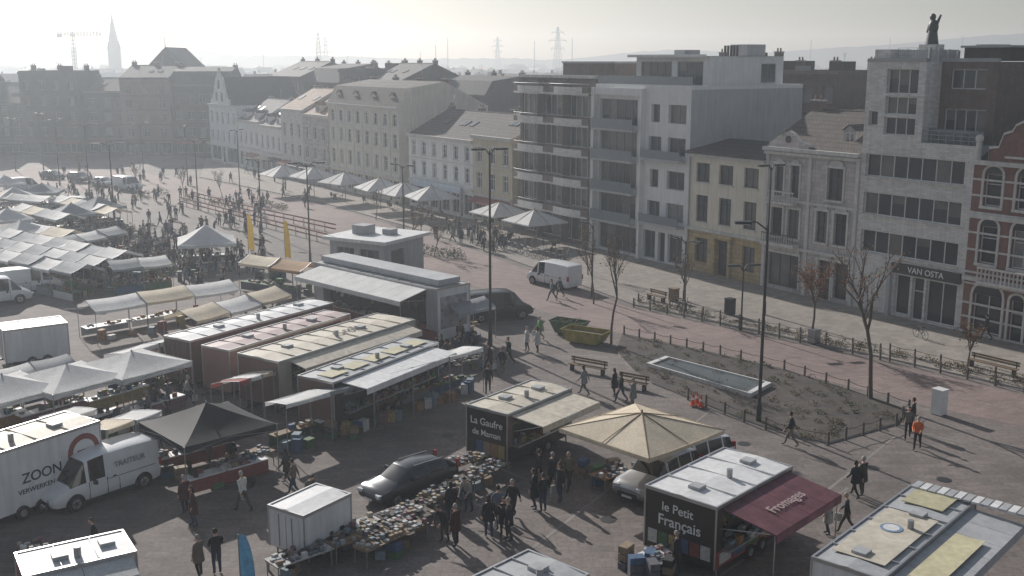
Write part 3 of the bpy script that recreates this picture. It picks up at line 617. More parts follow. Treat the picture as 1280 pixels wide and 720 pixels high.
def hills(y0,base,amp,seed,x0=-2600,x1=2600,rise=0):
    r=random.Random(seed); ph=[(r.uniform(.0008,.02),r.uniform(0,6.28),r.uniform(.3,1)) for _ in range(14)]
    rows=[[],[],[]]; n=520
    for i in range(n):
        x=x0+(x1-x0)*i/(n-1); hh=base+rise*max(0,min(1.2,(x-250)/700))+sum(math.sin(x*f+p)*amp*q/(1+f*200) for f,p,q in ph)+r.uniform(-1.6,1.6)
        rows[0].append((x,y0-200,0)); rows[1].append((x,y0,hh)); rows[2].append((x,y0+400,hh*.9))
    b=MB(); b.grid(rows,hillm,True); b.build('hills')
hills(2300,34,9,3,rise=24); hills(1700,20,6,8,rise=18)
b=MB()
for k in range(260):
    y=R.uniform(260,1500); x=R.uniform(-.6,.62)*y
    p=Vector((x,y,0))-P0
    if p.dot(N_)>-50 : continue
    rr=R.uniform(3,7); hh=R.uniform(8,15)
    for _ in range(110):
        d=Vector((R.gauss(0,1),R.gauss(0,1),R.gauss(0,1))).normalized()*R.random()**.4
        q=Vector((x+d.x*rr*1.4,y+d.y*rr,hh*.6+d.z*hh*.4)); s_=R.uniform(.5,1.1)
        e=Vector((R.uniform(-1,1),R.uniform(-1,1),R.uniform(-1,1)))*s_; f=Vector((R.uniform(-1,1),R.uniform(-1,1),R.uniform(-1,1)))*s_
        b.poly([q,q+e,q+f],greens[0] if R.random()<.5 else bark)
b.build('distant_trees')
def atx(px,y): return (px-640)/F*(y*CT+2)
b=MB(); y=700; b.box(-3,3,-3,3,0,26,brickD); b.cyl((0,0,26),(0,0,48),4.0,.1,slate,8,sm=False)
for s1_ in (-1,1):
    for s2_ in (-1,1): b.cyl((s1_*2.6,s2_*2.6,26),(s1_*2.6,s2_*2.6,32),.8,.05,slate,6)
b.box(-4,4,-30,-3,0,12,brickD); b.build('church_tower',(atx(145,y),y,0),0)
b=MB(); y=600
def lattice(b,p0,p1,w,m,n,r=.12):
    p0=Vector(p0);p1=Vector(p1);d=(p1-p0).normalized();a=d.orthogonal().normalized();c=d.cross(a)
    cs=[a*w/2+c*w/2,a*w/2-c*w/2,-a*w/2-c*w/2,-a*w/2+c*w/2]
    for q in cs: b.cyl(p0+q,p1+q,r,r,m,4,False)
    for k in range(n):
        A=p0.lerp(p1,k/n);B=p0.lerp(p1,(k+1)/n)
        for i in range(4): b.cyl(A+cs[i],B+cs[(i+1)%4],r*.7,r*.7,m,4,False)
craneM=M('crane_paint',(.11,.10,.08),.6,.2)
lattice(b,(0,0,0),(0,0,33),1.6,craneM,16,.2); lattice(b,(-8,0,33),(15,0,33),1.3,craneM,14,.2); b.cyl((0,0,33),(0,0,37),.3,.2,craneM,6); b.cyl((0,0,37),(13,0,33.6),.1,.1,metalD,4); b.cyl((0,0,37),(-7,0,33.6),.1,.1,metalD,4); b.box(-8,-5.5,-.7,.7,31,33,kerbm)
b.build('tower_crane',(atx(95,y),y,0),math.radians(12))
pyl=M('pylon_steel',(.10,.10,.11),.6,.2)
def pylon(px,y,h,wd):
    b=MB(); k_=y/900*1.3
    for s_ in (-1,1):
        for t_ in (-1,1):
            b.cyl((s_*wd,t_*wd,0),(s_*.5,t_*.5,h),.22*k_,.18*k_,pyl,4,False)
    for k in range(12):
        z0=h*k/12;z1=h*(k+1)/12;a=wd+(.5-wd)*k/12;c=wd+(.5-wd)*(k+1)/12
        for t_ in (-1,1): b.cyl((-a,t_*a,z0),(c,t_*c,z1),.12*k_,.12*k_,pyl,4,False); b.cyl((a,t_*a,z0),(-c,t_*c,z1),.12*k_,.12*k_,pyl,4,False)
    for zz,l in ((.62,wd*1.5),(.76,wd*2.0),(.9,wd*1.4)):
        b.cyl((-l,0,h*zz),(l,0,h*zz),.2*k_,.2*k_,pyl,4,False); b.cyl((-l,0,h*zz),(0,0,h*zz+2.5),.13*k_,.13*k_,pyl,4,False); b.cyl((l,0,h*zz),(0,0,h*zz+2.5),.13*k_,.13*k_,pyl,4,False)
        for s_ in (-1,1): b.cyl((s_*l,0,h*zz),(s_*l,0,h*zz-2),.18,.18,pyl,4,False)
    b.build('electricity_pylon',(atx(px,y),y,0),math.radians(20))
pylon(399,900,41,3.6); pylon(697,950,47,4); pylon(408,1200,44,4); pylon(622,1400,48,4)
for px in (545,1012,560,668,1110,715,1200,330):
    y=900; b=MB(); b.cyl((0,0,0),(0,0,R.uniform(30,40)),.5,.25,pyl,6); b.build('radio_mast',(atx(px,y),y,0))
# ------------------------------------------------------------------ street lamps
def lamp(px,py,h,arms=1,arml=1.6,adir=None,r=.11,z=0):
    b=MB(); b.cyl((0,0,0),(0,0,1.0),r*1.5,r*1.4,metalD,8); b.cyl((0,0,1.0),(0,0,h),r,r*.6,metalD,8)
    for i in range(arms):
        a=(adir or 0)+2*math.pi*i/arms; dx,dy=math.cos(a),math.sin(a)
        b.cyl((0,0,h-.3),(dx*arml*.6,dy*arml*.6,h+.15),.05,.04,metalD,6); b.cyl((dx*arml*.6,dy*arml*.6,h+.15),(dx*arml,dy*arml,h+.15),.04,.04,metalD,6)
        b.rbox(dx*(arml+.3),dy*(arml+.3),h+.05,.85,.32,.14,a,metalD); b.rbox(dx*(arml+.3),dy*(arml+.3),h+.02,.6,.22,.028,a,frameW)
    p=Q(px,py); p.z=z; return b.build('street_lamp',p)
lamp(948,528,10.7,1,1.0,math.pi,.10); lamp(955,395,11.2,2,.4,.4,.09,.11); lamp(613,432,13.2,2,.5,.3,.10)
lamp(926,414,4.6,2,.5,.2,.07,.1); lamp(388,330,9.5,2,1.0,.2,.09); lamp(143,272,9,2,1.2,.5); lamp(740,372,6,1,.7,2.4,.07)
for px,py,h in [(75,232,10),(112,244,10),(55,216,10),(248,262,9),(327,290,8),(505,300,8),(235,232,9),(300,240,9),(20,214,9),(180,225,9),(855,378,5)]: lamp(px,py,h,2,1.1,R.uniform(0,3),.09)
b=MB(); b.cyl((0,0,0),(0,0,3.2),.04,.04,metalG,8); b.rbox(0,0,2.3,.75,.05,.75,.6,M('sign_blue',(.03,.08,.35),.4,.1)); b.build('traffic_sign',Q(598,252))
# ------------------------------------------------------------------ vehicles
def vehicle(name,cpx,hpx,kind,paint,z=0):
    c=Q(*cpx); h=Q(*hpx); a=math.atan2(h.y-c.y,h.x-c.x); b=MB()
    if kind=='car':
        S=[(-2.3,.45,.75,.80,.70,.5),(-2.22,.3,.9,1.0,.84,.58),(-2.0,.24,.95,1.12,.88,.6),(-1.45,.2,.96,1.40,.90,.6),(-1.35,.2,.96,1.42,.9,.61),(-.5,.2,.95,1.48,.91,.62),(-.4,.2,.95,1.48,.91,.62),(.3,.2,.94,1.45,.91,.61),(.5,.2,.94,1.42,.91,.6),(1.2,.2,.92,.99,.9,.68),(1.9,.24,.82,.87,.88,.66),(2.2,.3,.7,.74,.83,.6),(2.3,.42,.58,.62,.7,.5)]
        wh=(-1.4,1.42); wr=.33; gl=lambda x0,x1,j:(j in(3,7) and ((-2.05<x0<-1.5) or (-1.4<x0<-.55) or (-.45<x0<.25)or .45<x0<.6)) or (j in (4,5,6) and ((-2.05<x0<-1.5) or .45<x0<.6)); wid=.91
    elif kind=='suv':
        S=[(-2.35,.5,.9,.95,.72,.55),(-2.28,.32,1.0,1.15,.88,.66),(-2.05,.28,1.05,1.55,.91,.68),(-1.5,.26,1.05,1.66,.93,.7),(-1.4,.26,1.05,1.66,.93,.7),(-.5,.26,1.04,1.7,.93,.7),(-.4,.26,1.04,1.7,.93,.7),(.35,.26,1.03,1.66,.93,.69),(.5,.26,1.03,1.62,.93,.68),(1.1,.26,1.02,1.12,.92,.72),(1.95,.3,.95,1.0,.9,.68),(2.25,.36,.85,.9,.86,.62),(2.35,.5,.7,.75,.72,.5)]
        wh=(-1.4,1.45); wr=.37; gl=lambda x0,x1,j:(j in (3,7) and ((-2.3<x0<-2.0) or (-2.1<x0<-1.6) or (-1.45<x0<-.55) or (-.45<x0<.3) or .45<x0<.6)) or (j in(4,5,6) and ((-2.3<x0<-2.2) or .45<x0<.6)); wid=.93
    else:
        S=[(-2.6,.5,1.15,1.9,.86,.74),(-2.55,.3,1.15,2.1,.93,.8),(-2.3,.26,1.15,2.16,.95,.82),(-1.2,.26,1.15,2.2,.96,.83),(.1,.26,1.15,2.2,.96,.83),(.2,.26,1.15,2.2,.96,.83),(.95,.26,1.14,2.12,.96,.8),(1.1,.26,1.14,2.05,.96,.79),(1.85,.28,1.08,1.2,.95,.75),(2.4,.32,.9,.95,.9,.68),(2.58,.38,.75,.8,.84,.6),(2.65,.5,.6,.65,.7,.5)]
        wh=(-1.65,1.65); wr=.35; gl=lambda x0,x1,j:(j in (3,7) and (.15<x0<.6 or 1.0<x0<1.2)) or (j in (4,5,6) and 1.0<x0<1.2); wid=.96
    rows=[]
    for x,zb,zm,zr,wb,wt in S:
        half=[(wb*.88,zb),(wb,(zb+zm)/2-.05),(wb,(zb+zm)/2+.12),(wb*.965,zm),(wt+ (0.02),zr-.06 if zr-zm>.12 else zr-.03),(wt*.85,zr)]
        ring=[(x,-w_,z_) for w_,z_ in half]+[(x,w_,z_) for w_,z_ in half[::-1]]
        rows.append(ring)
    mm=lambda a_,j:(carglass if j in (3,4,5,6,7) and gl(S[a_][0],S[a_+1][0],j) else paint)
    b.grid(rows,paint,True,True,mm); b.poly(rows[0],paint); b.poly(rows[-1][::-1],paint)
    for x in wh:
        for s_ in (-1,1):
            b.cyl((x,s_*(wid-.2),wr+.02),(x,s_*(wid+.005),wr+.02),wr+.07,wr+.07,rubber,18)
            b.cyl((x,s_*(wid-.2),wr),(x,s_*(wid+.03),wr),wr,wr-.02,rubber,18)
            b.cyl((x,s_*(wid+.02),wr),(x,s_*(wid+.036),wr),wr*.64,wr*.6,alu,12)
            for k in range(5):
                t=k*1.256; b.cyl((x,s_*(wid+.04),wr),(x+math.cos(t)*wr*.55,s_*(wid+.04),wr+math.sin(t)*wr*.55),.03,.02,metalD,4)
    xf,xr=S[-2][0],S[1][0]; zf=S[-2][2]
    for s_ in (-1,1):
        b.rbox(xf-.02,s_*.62,zf-.12,.3,.3,.14,s_*-.25,M('headlamp',(.6,.62,.65),.15,.05)); b.rbox(xr-.0,s_*(.78 if kind!='van' else .86),.85,.14,.14,.4,0,M('tail_lamp',(.3,.01,.01),.3,.05))
        b.rbox(.75 if kind=='van' else .45,s_*(wid+.1),1.0,.12,.2,.16,0,paint if kind!='van' else metalD)
        b.box(-.46,-.44,s_*(wid-.02),s_*(wid+.004),.35,.92,metalD)
        b.box(-1.9,1.9,s_*(wid-.06),s_*(wid+.008),.27,.36,metalD)
        if kind=='van':
            b.box(-2.3,.1,s_*(wid-.03),s_*(wid+.006),1.0,1.03,metalG); b.box(.12,.14,s_*(wid-.03),s_*(wid+.005),.35,1.12,metalD); b.box(.98,1.0,s_*(wid-.03),s_*(wid+.005),.35,1.12,metalD); b.box(-.3,-.15,s_*wid,s_*(wid+.02),1.05,1.1,metalD)
    b.box(xf+.06,xf+.13,-.5,.5,.42,.58,metalD); b.box(xf+.1,xf+.14,-.26,.26,.36,.46,frameW); b.box(xr-.12,xr-.06,-.26,.26,.6,.72,frameW)
    if kind!='van':
        for s_ in (-1,1): b.cyl((-1.5,s_*.56,S[4][3]+.04),(.2,s_*.56,S[7][3]+.05),.02,.02,alu,5)
    p=c.copy(); p.z=z
    return b.build(name,p,a,sharp=38)
pW=M('car_paint_white',(.70,.71,.72),.25,.05,spec=.6); pG=M('car_paint_grey',(.06,.065,.075),.22,.05,metal=.4,spec=.6); pS=M('car_paint_silver',(.40,.41,.43),.28,.05,metal=.6); pK=M('car_paint_dark',(.03,.032,.035),.25,.05,spec=.6)
vehicle('parked_car',(512,616),(462,634),'car',pG)
v=vehicle('white_van',(125,618),(60,640),'van',pW)
text('TRAITEUR',v,(-1.0,.975,1.55),(math.pi/2,0,math.pi),.34,frameG)
vehicle('parked_car',(822,612),(778,634),'suv',pS); vehicle('parked_car',(860,590),(815,605),'suv',pW)
vehicle('white_van',(692,357),(655,349),'van',pW)
vehicle('dark_van',(622,398),(665,394),'van',pK)
for a_,c_,k_,p_ in (((36,366),(78,362),'van',pW),((88,262),(50,262),'suv',pW),((-5,380),(30,376),'van',pW),((100,228),(125,231),'suv',pK),((130,233),(155,236),'car',pS),((160,238),(185,241),'van',pW),((66,224),(90,226),'car',pG),((30,240),(60,238),'van',pW)): vehicle('parked_car' if k_!='van' else 'white_van',a_,c_,k_,p_)
# ------------------------------------------------------------------ market trailers
def goods(b,x0,x1,y0,y1,z,n,hm=.2,mats=None):
    for _ in range(n):
        b.rbox(R.uniform(x0,x1),R.uniform(y0,y1),z,R.uniform(.1,.35),R.uniform(.1,.3),R.uniform(.04,hm),R.uniform(-.2,.2),R.choice(mats or pal))
def trailer(name,p0,p1,w,h,roof,side,end=None,opn='R',awn=1.8,am=None,ad=-.25,ribs=True,lower=None,hatch=True,wheels=True,aw0=.08,aw1=.92):
    A=Q(*p0,h);B=Q(*p1,h); d=B-A; L=d.length; a=math.atan2(d.y,d.x); b=MB()
    y0,y1=min(0,w),max(0,w); zb=.42; end=end or side
    PR=lambda u,z,n:(u,y0-n,z); PL=lambda u,z,n:(u,y1+n,z)
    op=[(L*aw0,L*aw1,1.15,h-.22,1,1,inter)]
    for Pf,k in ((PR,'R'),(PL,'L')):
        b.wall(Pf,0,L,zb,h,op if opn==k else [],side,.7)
    b.wall(sideLo(0),y0,y1,zb,h,[],end); b.wall(sideHi(L),y0,y1,zb,h,[],end)
    b.poly([(0,y0,zb),(L,y0,zb),(L,y1,zb),(0,y1,zb)],metalD)
    n=max(3,int(L/1.3)); ym=(y0+y1)/2
    for i in range(n):
        xa,xb=L*i/n,L*(i+1)/n; rr=roof
        b.poly([(xa,y0,h),(xb,y0,h),(xb,ym,h+.07),(xa,ym,h+.07)],rr); b.poly([(xa,y1,h),(xb,y1,h),(xb,ym,h+.07),(xa,ym,h+.07)],rr)
        if ribs and i: b.box(xa-.015,xa+.015,y0+.05,y1-.05,h+.02,h+.085,roof)
    for (xa,xb,ya,yb) in ((-.03,L+.03,y0-.03,y0+.05),(-.03,L+.03,y1-.05,y1+.03),(-.03,.05,y0+.05,y1-.05),(L-.05,L+.03,y0+.05,y1-.05)): b.box(xa,xb,ya,yb,h-.08,h+.05,alu)
    for (xx,yy) in ((0,y0),(L,y0),(L,y1),(0,y1)): b.cyl((xx,yy,zb),(xx,yy,h-.08),.04,.04,alu,6,False)
    if hatch:
        for q in (R.uniform(.15,.35),R.uniform(.6,.85)): b.rbox(L*q,ym+R.uniform(-.3,.3),h+.05,.5,.5,.14,0,roofG)
        b.cyl((L*.5,ym-.4,h+.03),(L*.5,ym-.4,h+.4),.12,.12,metalG,8)
    if lower: 
        for Pf in (PR,PL): b.bar(Pf,.02,L-.02,zb,1.1,.003,.012,lower)
    b.box(.2,L-.2,y0+.15,y1-.15,.25,zb-.003,metalD)
    if wheels:
        for x in (L*.52-.45,L*.52+.45):
            for yy in (y0+.02,y1-.02): b.cyl((x,yy-.11,.32),(x,yy+.11,.32),.32,.32,rubber,14)
            for yy in (y0-.092,y1+.092): b.cyl((x,yy-.01,.32),(x,yy+.01,.32),.17,.17,alu,8)
    for x in (.3,L-.3):
        for yy in (y0+.1,y1-.1): b.cyl((x,yy,0),(x,yy,zb),.04,.04,metalG,5)
    b.box(-1.1,0,ym-.05,ym+.05,.38,.48,metalD); b.cyl((-1.0,ym,0),(-1.0,ym,.5),.05,.05,metalG,6)
    if not opn:
        b.bar(sideLo(0),y0+.25,y1-.25,zb+.1,h-.2,.004,.02,end)
        for yy in (ym-.02,): b.bar(sideLo(0),yy,yy+.03,zb+.1,h-.2,.021,.03,metalG)
        for yy in (ym-.35,ym+.35): b.bar(sideLo(0),yy,yy+.03,zb+.1,h-.2,.021,.05,metalG)
    if opn:
        Pf=PR if opn=='R' else PL
        b.bar(Pf,L*aw0,L*aw1,1.06,1.148,-.5,.35,alu)
        for _ in range(int(L*6)):
            u=R.uniform(L*aw0+.1,L*aw1-.3); n_=R.uniform(-.45,.2); hh=R.uniform(.06,.3); b.bar(Pf,u,u+R.uniform(.1,.35),1.15,1.15+hh,n_,n_+.2,R.choice(pal))
        for _ in range(int(L*5)):
            u=R.uniform(L*aw0+.1,L*aw1-.4); zz=R.uniform(1.6,h-.7); b.bar(Pf,u,u+R.uniform(.2,.5),zz,zz+.3,-.69,-.6,R.choice(pal))
        if awn:
            am=am or roof; x0,x1=L*aw0-.15,L*aw1+.15; n=max(2,int((x1-x0)/1.2))
            for i in range(n):
                ua,ub=x0+(x1-x0)*i/n+.01,x0+(x1-x0)*(i+1)/n-.01
                pa=[Pf(ua,h-.1,.05),Pf(ub,h-.1,.05),Pf(ub,h-.1+ad,awn),Pf(ua,h-.1+ad,awn)]
                b.hexa([(x,y,z-.05) for x,y,z in pa]+pa,am)
            for u in (x0,x1): b.cyl(Pf(u,h-.9,.0),Pf(u,h-.17+ad*.9,awn*.9),.025,.025,alu,5)
            b.bar(Pf,x0,x1,h-.42+ad,h-.12+ad,awn,awn+.02,am)
            if awn>1.9:
                for u in (x0+.1,x1-.1): b.cyl(Pf(u,0,awn-.1),Pf(u,h-.15+ad,awn-.1),.03,.03,alu,5)
    A.z=0; o=b.build(name,A,a)
    return o,L,y0,y1
o,L,y0,y1=trailer('food_trailer',(807,607),(905,560),-3.2,2.9,roofW,sideD,sideD,'R',2.3,sideM,-.35,lower=sideR)
text('le Petit',o,(-.02,(y0+y1)/2+.1,2.3),(math.pi/2,0,-math.pi/2),.5,frameW); text('Français',o,(-.02,(y0+y1)/2,1.75),(math.pi/2,0,-math.pi/2),.6,frameW)
text('Fromages',o,(L*.5,y0-1.3,2.66),(.15,0,0),.62,roofP)
bb=MB()
for i in range(6): bb.bar(lambda u,z,n:(-n,u,z),y0+.2+i*.48,y0+.62+i*.48,.7,1.25,.004,.02,pal[i%5])
for i in range(5): bb.bar(lambda u,z,n:(u,y0-n,z),.3+i*1.0,1.1+i*1.0,.55,1.0,.014,.03,pal[(i*2)%9])
q=bb.build('picture_panels',(0,0,0),0,o)
o,L,y0,y1=trailer('market_trailer',(1015,697),(1140,606),-2.4,3.0,roofG,sideS,sideW,'R',1.9,roofG,-.1)
bb=MB(); bb.box(L*.12,L*.62,y0-1.4,y0-.4,2.93,2.945,roofY); bb.box(L*.76,L*.95,y0+.5,y1-.4,3.085,3.12,roofY); bb.box(L*.1,L*.65,y0+.3,y1-.3,3.085,3.10,roofC)
for i in range(14): bb.rbox(L-.2+R.uniform(-.02,.02),y1-.3-i*.32,3.1,.7,.26,.08,0,roofW if i%2 else roofG)
bb.cyl((L*.45,y1-1.1,3.10),(L*.45,y1-1.1,3.12),.38,.38,M('emblem_blue',(.18,.27,.40),.5,.3),20); bb.cyl((L*.45,y1-1.1,3.12),(L*.45,y1-1.1,3.13),.28,.28,roofW,20)
bb.build('roof_panels',(0,0,0),0,o)
o,L,y0,y1=trailer('waffle_trailer',(583,506),(665,475),-2.5,2.75,roofC,sideB,sideD,'R',1.9,roofC,-.15,lower=sideD)
text('La Gaufre',o,(-.02,(y0+y1)/2,2.1),(math.pi/2,0,-math.pi/2),.5,frameW); text('de Maman',o,(-.02,(y0+y1)/2,1.55),(math.pi/2,0,-math.pi/2),.42,frameW)
text('de Maman',o,(L*.5,y0-1.95,2.45),(math.pi/2,0,0),.3,frameW)
bb=MB()
for i in range(5): bb.bar(lambda u,z,n:(-n,u,z),y0+.15+i*.44,y0+.55+i*.44,.5,1.15,.004,.02,pal[(i*3+3)%10])
bb.build('picture_panels',(0,0,0),0,o)
trailer('cargo_trailer',(335,632),(395,605),-1.9,2.05,roofW,sideW,None,None,hatch=False,ribs=False)
o,L,y0,y1=trailer('butcher_trailer',(-80,592),(124,527),2.5,3.2,roofC,sideW,sideW,None)
text('ZOON',o,(L*.60,y0-.02,1.75),(math.pi/2,0,0),.62,frameD); text('VERWERKEN',o,(L*.56,y0-.02,1.2),(math.pi/2,0,0),.3,frameD)
bb=MB(); bb.cyl((L*.88,y0-.005,2.1),(L*.88,y0-.02,2.1),.8,.8,sideR,24); bb.cyl((L*.88,y0-.021,2.1),(L*.88,y0-.03,2.1),.55,.55,frameW,24); bb.rbox(L*.88,y0-.036,1.9,.7,.01,.3,0,sideR); bb.build('emblem',(0,0,0),0,o)
trailer('market_trailer',(205,420),(385,374),-2.3,3.0,roofW,sideB,sideB,None,lower=sideB)
trailer('market_trailer',(252,432),(405,388),-2.2,2.9,roofP,sideK,sideK,'R',.0)
o,L,y0,y1=trailer('snack_trailer',(297,442),(470,392),-3.2,3.0,roofC,sideC,sideB,'R',1.2,roofC)
text('Croky',o,(L*.62,-1.7,3.14),(0,0,0),1.0,frameD)
o,L,y0,y1=trailer('market_trailer',(372,470),(506,422),-2.4,2.9,roofG,sideD,sideB,'R',1.7,roofW,-.1)
bb=MB()
for i in range(5): bb.box(L*(.05+i*.19),L*(.2+i*.19),y0+.5,y0+1.5,2.98,3.0,roofY)
bb.build('roof_panels',(0,0,0),0,o)
o,L,y0,y1=trailer('large_market_truck',(392,328),(546,362),3.0,4.0,roofG,sideS,sideW,'R',2.4,canvW,-.5,lower=sideR)
bb=MB(); bb.box(.3,L-.4,y0+.5,y1-.5,4.09,4.5,roofG); bb.bar(sideHi(L),y0+.3,y1-.3,1.2,3.4,.004,.02,M('poster_print',(.30,.29,.30),.5,.6,1.8))
bb.build('roof_box',(0,0,0),0,o)
trailer('cargo_trailer',(4,414),(84,404),2.3,2.5,roofW,sideW,None,None,hatch=False)
trailer('market_trailer',(590,722),(660,688),-2.6,2.9,roofG,sideD,sideD,'R',1.2)
trailer('market_trailer',(30,722),(170,690),2.0,2.7,roofW,sideW,sideR,'R',1.0,canvW)
# kiosk building
A=Q(412,296,3.4);B=Q(480,303,3.4); d=B-A; b=MB(); L=d.length
b.wall(lambda u,z,n:(u,-n,z),0,L,0,3.2,[(.8,L*.45,.5,2.6,3,1,glass),(L*.55,L-.6,.2,2.6,3,1,glass)],greywall,.2,frameG); b.wall(sideLo(0),0,6,0,3.2,[],greywall); b.wall(sideHi(L),0,6,0,3.2,[(1,3,.2,2.5,1,1,glass)],greywall); b.wall(lambda u,z,n:(u,6+n,z),0,L,0,3.2,[],greywall)
b.box(-.5,L+.5,-.5,6.5,3.2,3.5,roofW); b.box(1,2.5,2,3.5,3.5,4.3,zinc); b.box(L*.6,L*.6+1,3,4,3.5,4,greywall); A.z=0; b.build('kiosk_pavilion',A,math.atan2(d.y,d.x))
# ------------------------------------------------------------------ stalls and tents
def canopy_stall(name,p0,p1,w,h,cms,style='mono',bay=3.0,table=True,drop=.45,goodn=10,green=False):
    A=Q(*p0,h);B=Q(*p1,h);d=B-A;L=d.length;a=math.atan2(d.y,d.x);b=MB();n=max(1,round(L/bay)); s_=1 if w>0 else -1
    for i in range(n):
        x0=L*i/n+.03;x1=L*(i+1)/n-.03;cm=cms[i%len(cms)];dz=R.uniform(-.07,.07)
        if style=='mono':
            prof=[(0,h+dz-drop),(w*.3,h+dz-drop*.6),(w*.65,h+dz-drop*.25),(w,h+dz)]
        else: prof=[(0,h+dz-drop),(w*.25,h+dz-drop*.5),(w*.5,h+dz+.1),(w*.75,h+dz-drop*.5),(w,h+dz-drop)]
        rows=[]
        for y,z in prof: rows.append([(x0,y,z),(x0+(x1-x0)*.25,y,z-.05),(x0+(x1-x0)*.5,y,z-.07),(x0+(x1-x0)*.75,y,z-.05),(x1,y,z)])
        b.grid(rows,cm,True)
        for y,z in (prof[0],prof[-1]): b.poly([(x0,y,z),(x1,y,z),(x1,y,z-.25),(x0,y,z-.22)],cm)
        for x in (x0,x1):
            for k in range(len(prof)-1): b.cyl((x,*prof[k]),(x,*prof[k+1]),.022,.022,metalG,4,False)
            b.cyl((x,0,0),(x,0,prof[0][1]),.025,.025,metalG,5,False); b.cyl((x,w,0),(x,w,prof[-1][1]),.025,.025,metalG,5,False)
        if table:
            ya,yb=(w*.02,w*.35); b.box(x0+.1,x1-.1,ya,yb,.72,.78,R.choice([wood,roofW,pal[4]])); b.box(x0+.1,x1-.1,ya+.02*s_,ya+.04*s_,.1,.72,R.choice([canvG,canvW,pal[2],pal[4],pal[11]]))
            goods(b,x0+.25,x1-.25,min(ya,yb)+.12,max(ya,yb)-.12,.78,goodn,.25)
            if green: leafclump(b,((x0+x1)/2,w*.2,.8),1.2,.5,60,greens+flowersM,.2)
            for _ in range(4): b.rbox(R.uniform(x0+.2,x1-.2),w*R.uniform(.55,.9),0,.5,.4,R.uniform(.25,.9),R.uniform(0,1),R.choice(pal))
    A.z=0; return b.build(name,A,a)
canopy_stall('market_canopy',(330,497),(578,428),-1.7,2.7,[canvW,canvG,canvW,canvW],table=True,drop=.25)
canopy_stall('market_canopy',(128,436),(340,380),-1.6,2.7,[canvW,canvW,canvG],drop=.3)
canopy_stall('market_stall',(95,373),(275,346),-3.0,2.8,[canvW,canvC,canvW],'gable',bay=3.5)
canopy_stall('market_stall',(203,388),(325,356),-3.0,2.8,[canvC,canvW],'gable',bay=3.5)
canopy_stall('market_stall',(95,530),(165,505),-2.0,2.6,[canvC,canvW],drop=.3,bay=2)
canopy_stall('market_stall',(0,528),(92,503),-2.0,2.8,[canvW,canvW,canvG],drop=.3,bay=2)
canopy_stall('market_stall',(262,470),(320,452),-2.2,2.5,[canvR,canvW,canvC,canvW],drop=.5,bay=.8,table=False)
canopy_stall('market_stall',(297,322),(375,332),2.8,2.8,[canvC,M('canvas_orange',(.42,.26,.14),.8,.15,kind='canvas')],'gable')
canopy_stall('market_stall',(-30,462),(70,440),-2.6,2.7,[canvW,canvG,canvW],'gable',bay=3)
for k in range(3):
    dx=26*k; dy=-9*k
    canopy_stall('market_stall',(-60+dx,306+dy),(88+dx,336+dy),3.0,2.8,[canvW,canvG,canvW,canvG],'gable',bay=3,goodn=14)
for (a,c) in (((10,256),(70,270)),((60,246),(130,262)),((-40,240),(50,248)),((20,282),(75,292))): canopy_stall('market_stall',a,c,3.2,2.8,[canvW,canvC,canvG],'gable',bay=3.5)
for (a,c) in (((80,300),(160,285)),((140,330),(215,322))): canopy_stall('flower_stall',a,c,3,2.7,[canvG,canvW],'gable',green=True)
canopy_stall('market_stall',(545,378),(592,368),-2.2,2.8,[canvG],'gable')
def tent(name,cpx,w,h,eave,cm,rot,z=0,valance=.3,table=True,pole=False):
    p=Q(*cpx); b=MB(); e=w/2; n=6; tip=Vector((0,0,h))
    cs=[(-e,-e),(e,-e),(e,e),(-e,e)]
    for i in range(4):
        a=Vector((*cs[i],eave));c=Vector((*cs[(i+1)%4],eave)); rows=[]
        for k in range(n+1):
            t=k/n; z_=eave+(h-eave)*(t**1.25 if not pole else t); row=[]
            for j in range(5):
                q=a.lerp(c,j/4)*(1-t)+tip*t; q.z=z_-.06*math.sin(math.pi*j/4)*(1-t); row.append(q)
            rows.append(row)
        b.grid(rows,cm,True)
        b.poly([a,c,c-Vector((0,0,valance)),a-Vector((0,0,valance))],cm)
        if not pole:
            b.cyl((*cs[i],0),(*cs[i],eave),.03,.03,metalG,5)
            for m_ in ((Vector(cs[i])+Vector(cs[(i+1)%4]))/2,):
                b.cyl((*cs[i],eave-.35),(m_.x,m_.y,eave-.05),.015,.015,metalG,4,False); b.cyl((*cs[(i+1)%4],eave-.35),(m_.x,m_.y,eave-.05),.015,.015,metalG,4,False)
        else: b.cyl(a,tip,.02,.03,wood,5); b.cyl(a.lerp(c,.5),tip,.02,.03,wood,5)
    if pole: b.cyl((0,0,0),(0,0,h+.15),.05,.04,wood,8); b.box(-.4,.4,-.4,.4,0,.1,kerbm)
    else: b.ball((0,0,h),(.06,.06,.1),metalG,6,5)
    if table:
        for y in (-e+.4,e-.9):
            b.box(-e+.3,e-.3,y,y+.7,.7,.76,roofW); b.box(-e+.3,e-.3,y+.01,y+.03,.1,.7,R.choice(pal)); goods(b,-e+.5,e-.5,y+.1,y+.6,.76,16,.3)
    p.z=z; b.build(name,p,rot)
tent('black_gazebo',(263,592),4.6,3.5,2.5,canvK,.75)
tent('white_gazebo',(260,333),5.2,4.0,2.5,canvW,.3)
for c_ in ((10,548),(90,532),(170,513)): tent('white_gazebo',c_,4.5,3.4,2.7,canvW,.95,table=True)
for c_ in ((20,268),(125,283),(8,250),(55,262),(92,292),(30,318),(12,300)): tent('white_gazebo',c_,4.5,3.5,2.4,R.choice([canvW,canvG]),R.uniform(0,1))
tent('market_parasol',(800,614),5.2,3.7,2.95,canvC,.75,valance=.2,pole=True,table=False)
